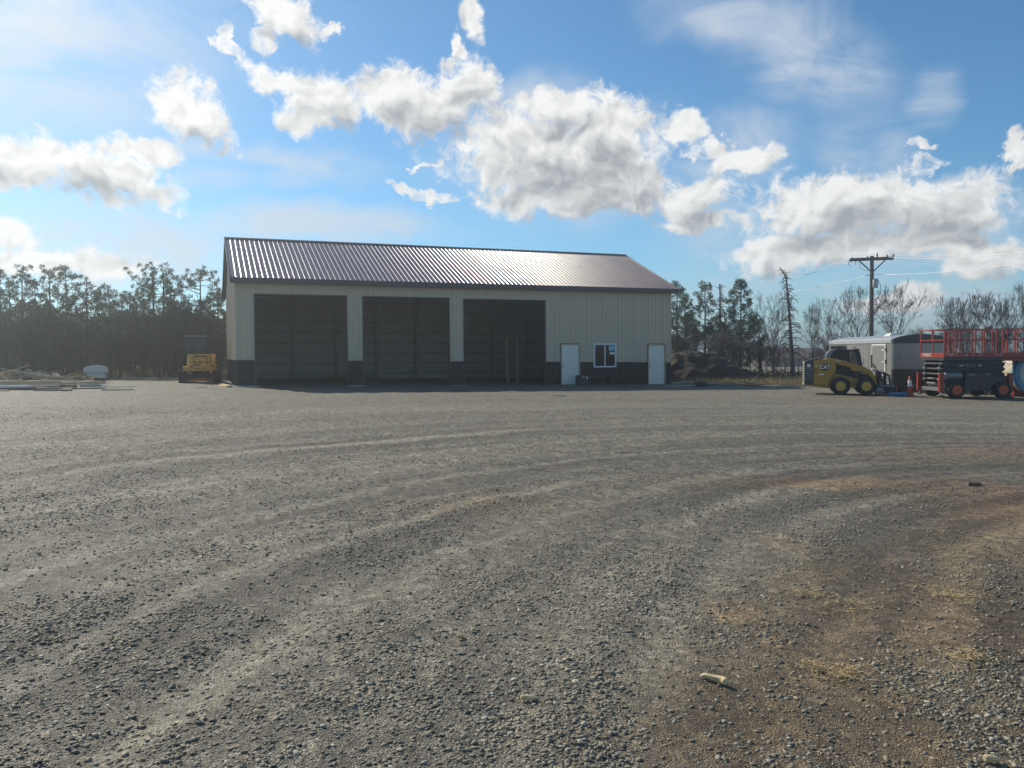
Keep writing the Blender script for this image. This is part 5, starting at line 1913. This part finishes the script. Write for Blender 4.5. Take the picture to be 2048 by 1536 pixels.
SHR = [(10, 680, 56, 1, 'shrub deep in the left woods at the picture edge'), (55, 690, 55, 0, 'shrub deep in the left woods behind the wood scraps'), (100, 685, 56, 1, 'shrub deep in the left woods above the lumber'),
       (150, 690, 55, 0, 'shrub deep in the left woods left of the white box'), (200, 680, 56, 1, 'shrub deep in the left woods straight behind the white box'), (250, 690, 55, 0, 'shrub deep in the woods right of the white box'),
       (300, 680, 55, 1, 'shrub deep in the woods under the tallest wide pine'), (345, 690, 56, 0, 'shrub deep in the woods left of the excavator cab'), (395, 685, 55, 1, 'shrub deep in the woods behind the excavator cab'),
       (435, 690, 56, 0, 'shrub deep in the woods right of the excavator cab'),
       (30, 640, 46.5, 0, 'leafless thicket shrub at the left picture edge'), (70, 655, 49, 1, 'leafless shrub behind the brush heap on the lumber'),
       (130, 650, 48, 0, 'leafless shrub left of the white domed box'), (235, 655, 47.5, 1, 'leafless shrub just right of the white domed box'),
       (268, 645, 50.5, 0, 'leafless shrub midway between white box and excavator'), (325, 650, 47.5, 1, 'low leafless shrub with spreading stems left of the excavator'),
       (365, 640, 50, 0, 'leafless shrub behind the left track of the excavator'), (417, 655, 47.5, 1, 'leafless shrub just behind the right side of the excavator'),
       (1358, 650, 55, 1, 'leafless shrub touching the right end of the shop'), (1425, 655, 54, 0, 'leafless shrub on top of the dirt mound line'),
       (1465, 665, 53, 1, 'leafless shrub at the right foot of the dirt mound'), (1530, 675, 56, 0, 'leafless shrub under the bare trees right of the dense pine'),
       (1560, 680, 57.5, 1, 'leafless shrub just left of the leaning dead trunk'), (1625, 690, 60, 0, 'low leafless shrub behind the skid steer'),
       (1650, 660, 66, 1, 'leafless shrub behind the rear corner of the trailer'), (1960, 640, 61, 0, 'leafless shrub behind the lift guard rails'),
       (2020, 640, 60, 1, 'leafless shrub behind the cream tank')]
for i, (px, py, Y, k, lab) in enumerate(SHR):
    g0 = ground_at(px, Y)
    s_ = (AT(px, py, Y).z - g0.z) / 4.0 * (1.2 if 'deep in' in lab else 1)
    put_tree('bare_shrub', SHRUBS[k], g0, i * 1.7, (s_ * 1.15, s_ * 1.15, s_), lab, 'shrub', 'leafless shrubs under the trees')

# ---- dirt mound
m0 = G(1420, 764)
mv, mf = [], []
NM = 60
gx_ = np.linspace(-1, 1, NM)
mx_, my_ = np.meshgrid(gx_ * 4.6, gx_ * 2.6)
rad_ = np.hypot(mx_ / 4.6, my_ / 2.6)
mh = 2.25 * np.clip(1 - rad_, 0, 1) ** 0.85 * (0.75 + 0.5 * fbm(mx_ * 0.7 + 9, my_ * 0.7, 4))
mh = np.minimum(mh, 1.75 + 0.2 * fbm(mx_ * 2, my_ * 2, 3)) + 0.40 * (fbm(mx_ * 2.6, my_ * 2.6, 5) - 0.5) * (rad_ < 0.98) - 0.12
mb_ = MB()
mb_.add([tuple(p) for p in np.stack([mx_, my_, mh], -1).reshape(-1, 3)], [(j * NM + i, j * NM + i + 1, (j + 1) * NM + i + 1, (j + 1) * NM + i) for j in range(NM - 1) for i in range(NM - 1)])
mo = mb_.build('dirt_mound', MT['soil'], None, smooth=True)
mo.location = (m0.x - 0.4, 51.0, gz(m0.x))
tag(mo, 'heap of dark brown soil piled beside the right end of the shop', 'dirt mound')

# ---- scrap lumber, sheet steel and splinters left of the yard
rd = random.Random(4)
BOARDLAB = 'weathered scrap board lying in the lumber pile at the left'


def board(x, y, z, L, w, t, rz, mat, label, name='scrap_board', cat='board', group='scrap boards in the lumber pile', ry=0.0):
    o = MB().box(-L / 2, L / 2, -w / 2, w / 2, 0, t).build(name, mat, None)
    o.location = (x, y, z)
    o.rotation_euler = (0, ry, rz)
    tag(o, label, cat, group)
    return o


lum = G(100, 768)
zl = gz(lum.x)
lay = [  # left px, right px, py as seen, height of its top above the ground, thickness, material
    (-10, 120, 758.5, 0.34, 0.06, 'wood'), (58, 206, 760, 0.30, 0.10, 'wood'), (-10, 150, 762, 0.27, 0.10, 'oldwood'), (20, 205, 763.5, 0.22, 0.10, 'frame_wood'),
    (30, 152, 771, 0.10, 0.07, 'wood'), (48, 96, 773, 0.09, 0.06, 'wood'), (60, 145, 774.5, 0.08, 0.06, 'oldwood'), (-10, 70, 773.5, 0.12, 0.12, 'frame_wood'),
    (-10, 16, 779.5, 0.05, 0.05, 'wood'), (120, 142, 777, 0.05, 0.05, 'wood'), (70, 142, 779, 0.05, 0.05, 'frame_wood'), (0, 120, 776, 0.06, 0.06, 'frame_wood'), (10, 150, 769.5, 0.12, 0.06, 'oldwood')]


def seen_at(px, py, top):
    """distance at which a thing `top` above the ground shows at this pixel"""
    g_ = G(px, py)
    return g_.y * (CAM_H - g_.z - top) / (CAM_H - g_.z)


for (pa, pb_, py, zo, th_, mt) in lay:
    Y = seen_at((pa + pb_) / 2, py, zo)
    p, q = AT(pa, py, Y), AT(pb_, py, Y)
    board((p.x + q.x) / 2, Y, gz((p.x + q.x) / 2) + zo - th_, q.x - p.x, rd.uniform(0.16, 0.30), th_, R(rd.uniform(-1.5, 1.5)), MT[mt], BOARDLAB)
for (pa, pb_, py, zo) in ((-10, 120, 768, 0.17), (40, 150, 765.5, 0.20), (95, 196, 766.5, 0.19), (160, 200, 770, 0.12), (-10, 60, 770, 0.14)):
    Y = seen_at((pa + pb_) / 2, py, zo)
    p, q = AT(pa, py, Y), AT(pb_, py, Y)
    board((p.x + q.x) / 2, Y + 0.3, gz((p.x + q.x) / 2) + zo - 0.06, q.x - p.x, 0.7, 0.06, R(rd.uniform(-1.5, 1.5)), MT['sheet'], 'pale blue-grey steel sheet lying in the lumber pile', 'steel_sheet', 'steel sheet', 'steel sheets in the lumber pile', R(rd.uniform(-0.5, 0.5)))
# dark skids carrying the pile
for k, px in enumerate((15, 70, 125, 185)):
    g0 = G(px, 766)
    o = MB().box(-0.12, 0.12, -1.6, 1.6, 0, 0.15).build('timber_skid', MT['treated'], None)
    o.location = (g0.x, g0.y - 0.6, gz(g0.x) - 0.02)
    tag(o, 'dark timber skid carrying the boards and steel sheets', 'timber', 'timber skids under the lumber pile')
g0 = G(203, 766)
board(g0.x, g0.y, gz(g0.x) + 0.12, 0.5, 0.5, 0.16, 0.1, MT['dgrey'], 'dark block at the right end of the lumber pile', 'timber_block', 'block', None)
# splintered brush heap behind
for k in range(64):
    px = rd.choice((rd.uniform(-10, 85), rd.uniform(70, 140)))
    top = 741 + max(0, px - 40) * 0.17
    Y = 42.6 + rd.uniform(-0.7, 0.7)
    g0 = AT(px, rd.uniform(top, 760), Y)
    board(g0.x, g0.y, g0.z, rd.uniform(0.5, 2.0), rd.uniform(0.05, 0.12), 0.04, R(rd.uniform(-40, 40)), MT[rd.choice(('wood', 'oldwood', 'oldwood'))],
          'splintered wood scrap in the heap behind the lumber pile', 'wood_scrap', 'wood scrap', 'splintered scraps behind the lumber pile', R(rd.uniform(-22, 22)))
core = MB()
hp = np.linspace(-1, 1, 30)
hx_, hy_ = np.meshgrid(hp * 3.4, hp * 1.2)
hh_ = 0.45 * np.clip(1 - np.hypot(hx_ / 3.4, hy_ / 1.2), 0, 1) ** 0.7 * (0.5 + fbm(hx_ * 1.3, hy_ * 1.3, 3)) - 0.05
core.add([tuple(p) for p in np.stack([hx_, hy_, hh_], -1).reshape(-1, 3)], [(j * 30 + i, j * 30 + i + 1, (j + 1) * 30 + i + 1, (j + 1) * 30 + i) for j in range(29) for i in range(29)])
g0 = G(40, 763)
o = core.build('brush_heap', MT['soil'], None)
o.location = (g0.x, 43.8, gz(g0.x))
tag(o, 'low dark heap of brush and dirt under the splintered wood scraps', 'brush heap')
for (px, py, L, w, rz, mt, lab) in ((243, 775.5, 1.05, 0.12, 4, 'white', 'thin white strip lying on the gravel right of the lumber pile'), (235, 782, 1.3, 0.1, -6, 'treated', 'dark board flat on the gravel below the white strip'),
                                    (402, 776, 0.45, 0.12, 0, 'white', 'small white scrap on the gravel in front of the mini excavator'), (1118, 793, 0.55, 0.08, 3, 'wood', 'small pale board on the gravel in front of the first entry door')):
    g0 = G(px, py)
    board(g0.x, g0.y, float(height(np.array([g0.x]), np.array([g0.y]))[0]) + 0.02, L, w, 0.035, R(rz), MT[mt], lab, 'ground_scrap', 'scrap', None)
# boards leaning out by the shop corner
for k, (dx, dz, rz, lab) in enumerate(((0.0, 0.06, 118, 'upper pale board of the pair at the left shop corner'), (0.14, 0.01, 126, 'lower pale board of the pair at the left shop corner'))):
    p = shop_pt(-0.45 - dx, 0.35, base_z(0) - 0.02)
    board(p.x, p.y, p.z + dz, 2.4, 0.20, 0.06, R(rz), MT['wood'], lab, 'pale_board', 'board', 'pale boards at the shop corner')
for k, (s_, lab) in enumerate(((14.15, 'tall plank leaning upright inside the right bay, left of a pair'), (14.75, 'tall plank leaning upright inside the right bay, nearest its right jamb'))):
    p = shop_pt(s_, 3.2, base_z(s_) - 0.03)
    o = MB().box(-0.07, 0.07, -0.02, 0.02, 0, 2.5).build('upright_plank', MT['treated'], None)
    o.location = p
    o.rotation_euler = (-0.08, 0, TH)
    tag(o, lab, 'plank', 'planks standing in the right bay')
# debris right of the shop
for k in range(26):
    px, py = rd.uniform(1348, 1600), rd.uniform(764, 775)
    g0 = G(px, py)
    board(g0.x, g0.y, float(height(np.array([g0.x]), np.array([g0.y]))[0]) + 0.03, rd.uniform(0.4, 1.6), rd.uniform(0.04, 0.14), 0.05, R(rd.uniform(-35, 35)), MT[rd.choice(('oldwood', 'treated', 'frame_wood'))],
          'scrap of wood strewn on the dirt right of the shop', 'wood_scrap', 'wood scrap', 'wood scraps right of the shop', R(rd.uniform(-8, 8)))
fb = MB()
p0 = G(1404, 774)
for k in range(3):
    fb.tube([(-0.9 + 0.25 * k, 0.1 * k, 0.06), (0.9 - 0.2 * k, 0.25 - 0.2 * k, 0.10)], 0.03, 6)
fb.box(-0.25, 0.25, 0.1, 0.4, 0.0, 0.28)
o = fb.build('pipe_bundle', MT['dgrey'], None)
o.location = (p0.x, p0.y, gz(p0.x))
tag(o, 'dark box with pipes lying on the ground just right of the shop', 'pipe bundle')
# fallen limbs under the bare trees on the right
for k in range(12):
    px = rd.uniform(1495, 1605)
    g0 = ground_at(px, rd.uniform(50, 55))
    o = MB()
    L = rd.uniform(0.8, 2.0)
    o.tube([(-L, 0, 0.1), (0, 0.1, 0.35 + rd.uniform(0, 0.3)), (L, -0.1, 0.08)], [0.05, 0.04, 0.015], 5)
    for j in range(5):
        x = rd.uniform(-L, L)
        o.tube([(x, 0, 0.2), (x + rd.gauss(0, 0.4), rd.gauss(0, 0.4), rd.uniform(0.3, 0.9))], [0.02, 0.007], 3)
    o = o.build('fallen_limb', MT['bark'], None)
    o.location = g0
    o.rotation_euler = (0, 0, rd.uniform(0, 6))
    tag(o, 'grey fallen tree limb on the ground under the bare trees', 'fallen limb', 'fallen limbs under the right trees')

# ---- dry grass along the yard edge and out in the field
def grass(name, n, boxes, label):
    v = []
    nr = np.random.default_rng(3)
    xs_, ys_ = [], []
    for (x0, x1, y0, y1, sh) in boxes:
        m_ = int(n * sh)
        xs_.append(nr.uniform(x0, x1, m_))
        ys_.append(nr.uniform(y0, y1, m_))
    x, y = np.concatenate(xs_), np.concatenate(ys_)
    f = zones(x, y)[5]
    k = (nr.random(len(x)) < f) & (fbm(x * 0.6, y * 0.6, 4) > 0.40)
    x, y = x[k], y[k]
    z = height(x, y)
    h_ = nr.uniform(0.12, 0.42, len(x))
    a = nr.uniform(0, 6.28, len(x))
    w = 0.014
    dx, dy = np.cos(a) * w, np.sin(a) * w
    lx, ly = nr.normal(0, 0.10, len(x)), nr.normal(0, 0.10, len(x))
    V_ = np.stack([np.stack([x - dx, y - dy, z - 0.02], -1), np.stack([x + dx, y + dy, z - 0.02], -1), np.stack([x + lx, y + ly, z + h_], -1)], 1).reshape(-1, 3)
    me = bpy.data.meshes.new(name)
    t = len(x)
    me.vertices.add(t * 3)
    me.vertices.foreach_set('co', V_.astype(np.float32).ravel())
    me.loops.add(t * 3)
    me.loops.foreach_set('vertex_index', np.arange(t * 3, dtype=np.int32))
    me.polygons.add(t)
    me.polygons.foreach_set('loop_start', np.arange(0, t * 3, 3, dtype=np.int32))
    me.update()
    me.materials.append(foliage_mat('dry_grass', (0.16, 0.13, 0.06), (0.36, 0.30, 0.15), 0.3))
    o = bpy.data.objects.new(name, me)
    COL.objects.link(o)
    tag(o, label, 'grass', kind='stuff')


grass('dry_grass', 110000, [(-40, -8, 43, 60, 0.42), (8, 40, 33, 62, 0.5), (-40, 50, 60, 80, 0.25)], 'dry tan grass at the edge of the yard and under the trees')

# ---- straw wisps and broken sticks in the foreground
sv = MB()
for (px, py, n_, sx, sy) in ((1905, 1195, 110, 0.17, 0.22), (1688, 1358, 90, 0.12, 0.10), (1640, 1345, 60, 0.12, 0.08), (1935, 1330, 60, 0.09, 0.09), (1690, 1210, 60, 0.15, 0.14), (1610, 1195, 50, 0.14, 0.10),
                             (1700, 980, 70, 0.7, 0.2), (1480, 1250, 30, 0.12, 0.08), (1700, 1240, 14, 0.2, 0.2)):
    c = G(px, py)
    for k in range(int(n_ * 1.6)):
        x, y = c.x + rd.gauss(0, sx) * 0.62, c.y + rd.gauss(0, sy) * 0.55
        z = float(height(np.array([x]), np.array([y]))[0]) + rd.uniform(0.008, 0.03)
        a = rd.gauss(0.4, 1.1)
        L = rd.uniform(0.008, 0.030)
        sv.tube([(x - L * math.cos(a), y - L * math.sin(a), z), (x, y, z + rd.uniform(0, 0.018)), (x + L * math.cos(a), y + L * math.sin(a), z + rd.uniform(-0.006, 0.010))], 0.0014, 3)
so_ = sv.build('straw', MT['straw'], None, fix=False)
tag(so_, 'wisps of yellow straw scattered on the dirt at lower right', 'straw', kind='stuff')


def hz(p):
    return float(height(np.array([p.x]), np.array([p.y]))[0])


p = G(1430, 1375)
o = MB()
o.tube([(-0.062, 0.030, 0.022), (-0.045, 0.028, 0.026), (-0.012, 0.012, 0.024), (0.022, -0.006, 0.023), (0.034, -0.014, 0.022), (0.040, -0.034, 0.02), (0.041, -0.042, 0.018)],
       [0.007, 0.013, 0.0135, 0.015, 0.018, 0.017, 0.010], 10)
o = o.build('broken_stick', MT['stick'], None, smooth='auto')
o.location = (p.x, p.y, hz(p) - 0.004)
tag(o, 'pale bent piece of peeled wood, largest in the foreground', 'stick', 'pale wood bits in the foreground')
for (px, py, L, r, rz, lab) in ((1058, 1409, 0.038, 0.013, 4, 'short straight pale wood bit left of the large bent piece'), (517, 1436, 0.020, 0.012, 20, 'small pale wood chip in the gravel at lower left'),
                                (1983, 1532, 0.028, 0.014, 0, 'pale chip at the bottom right corner'), (948, 1272, 0.018, 0.011, 60, 'small pale chip near the middle of the foreground'),
                                (922, 1284, 0.024, 0.011, 30, 'pale chip just left of the middle foreground chip'), (1104, 1287, 0.014, 0.010, 10, 'tiny pale chip right of the middle of the foreground')):
    p = G(px, py)
    o = MB().tube([(-L, 0, 0), (-L * 0.5, 0.003, 0.003), (L * 0.4, -0.002, 0.002), (L, 0.002, 0)], [r * 0.7, r, r * 0.95, r * 0.6], 8).build('wood_chip', MT['stick'], None, smooth='auto')
    o.location = (p.x, p.y, hz(p) + 0.016)
    o.rotation_euler = (0, 0.05, R(rz))
    tag(o, lab, 'wood chip', 'pale wood bits in the foreground')
p = G(1950, 975)
o = MB()
rr2 = random.Random(8)
o.add([tuple(Vector(v) * 0.075 * rr2.uniform(0.6, 1.25)) for v in ICO_V], [tuple(int(i) for i in f) for f in ICO_F])
o = o.build('dirt_clod', M('clod_soil', (0.13, 0.095, 0.065), 0.95, var=0.3, scale=20, bump=0.6, bscale=60), None)
o.scale = (1.3, 1, 0.75)
o.location = (p.x, p.y, hz(p) + 0.02)
tag(o, 'dark clod of earth on the dirt at the right', 'dirt clod')

# ---- far barn and field things beyond the trees
bp_ = AT(1578, 715, 150)
gb_ = float(height(np.array([bp_.x]), np.array([150.0]))[0])
bn = empty('long_barn', (bp_.x, 150, gb_))
tag(bn, 'long low brown-roofed barn far off behind the dead leaning pine', 'barn')
BT = AT(1578, 696, 150).z - gb_
MB().box(-5.4, 5.4, -3, 3, 0, BT * 0.5).build('wall', MT['barnwall'], bn)
rfb = MB()
rfb.prism_x([(-3.6, BT * 0.48), (0, BT), (3.6, BT * 0.48), (3.6, BT * 0.45), (0, BT * 0.97), (-3.6, BT * 0.45)], -5.8, 5.8)
rfb.build('roof', MT['barnroof'], bn)
MB().box(-1.2, 1.2, -3.05, -3.001, 0.01, BT * 0.42).build('door', MT['black'], bn)
# far shelter belt that closes the horizon
nr_ = np.random.default_rng(12)
NB = 26000
bx_ = nr_.uniform(-170, 190, NB)
by_ = 176 + nr_.normal(0, 3, NB)
top_ = 2.0 + 2.4 * fbm(bx_ * 0.09 + 50, bx_ * 0 + 3.3, 4)
bz_ = height(bx_, by_) + top_ * nr_.random(NB) ** 0.8
dv = nr_.normal(0, 1, (NB, 2, 3))
dv /= np.linalg.norm(dv, axis=-1, keepdims=True)
sz_ = nr_.uniform(0.12, 0.42, (NB, 1))
cc_ = np.stack([bx_, by_, bz_], -1)
vv_ = np.stack([cc_ - dv[:, 0] * sz_, cc_ + dv[:, 1] * sz_ * 0.5, cc_ + dv[:, 0] * sz_], 1).reshape(-1, 3)
bme = bpy.data.meshes.new('distant_trees')
bme.vertices.add(NB * 3)
bme.vertices.foreach_set('co', vv_.astype(np.float32).ravel())
bme.loops.add(NB * 3)
bme.loops.foreach_set('vertex_index', np.arange(NB * 3, dtype=np.int32))
bme.polygons.add(NB)
bme.polygons.foreach_set('loop_start', np.arange(0, NB * 3, 3, dtype=np.int32))
bme.update()
bme.materials.append(foliage_mat('distant_brush', (0.05, 0.035, 0.025), (0.11, 0.08, 0.055), 0.1))
bo = bpy.data.objects.new('distant_trees', bme)
COL.objects.link(bo)
tag(bo, 'low brown belt of brush far off along the horizon', 'trees', kind='stuff')
# wire fence posts beyond the right trees
for k, px in enumerate((1500, 1522, 1546, 1570, 1597, 1655)):
    g0 = ground_at(px, 66 + 0.5 * k)
    o = MB().tube([(0, 0, -0.1), (0, 0, 0.7), (0.02, 0, 1.35)], [0.05, 0.05, 0.045], 6).build('fence_post', MT['bark'], None)
    o.location = g0
    tag(o, 'thin wooden fence post in the dry field behind the right trees', 'fence post', 'field fence posts')

# ---- added thin volume standing in for sun glare that veils the left trees
hb = MB().box(-420, 420, -60, 900, -8, 13).build('glare_haze', bpy.data.materials.new('glare_haze_air'), None)
hm = hb.data.materials[0]
hm.use_nodes = True
hm.node_tree.nodes.clear()
hv = hm.node_tree.nodes.new('ShaderNodeVolumePrincipled')
hv.inputs['Color'].default_value = (0.95, 0.98, 1.0, 1)
hv.inputs['Density'].default_value = 0.0024
hv.inputs['Anisotropy'].default_value = 0.84
hm.node_tree.links.new(hv.outputs[0], hm.node_tree.nodes.new('ShaderNodeOutputMaterial').inputs['Volume'])
tag(hb, kind='stuff')
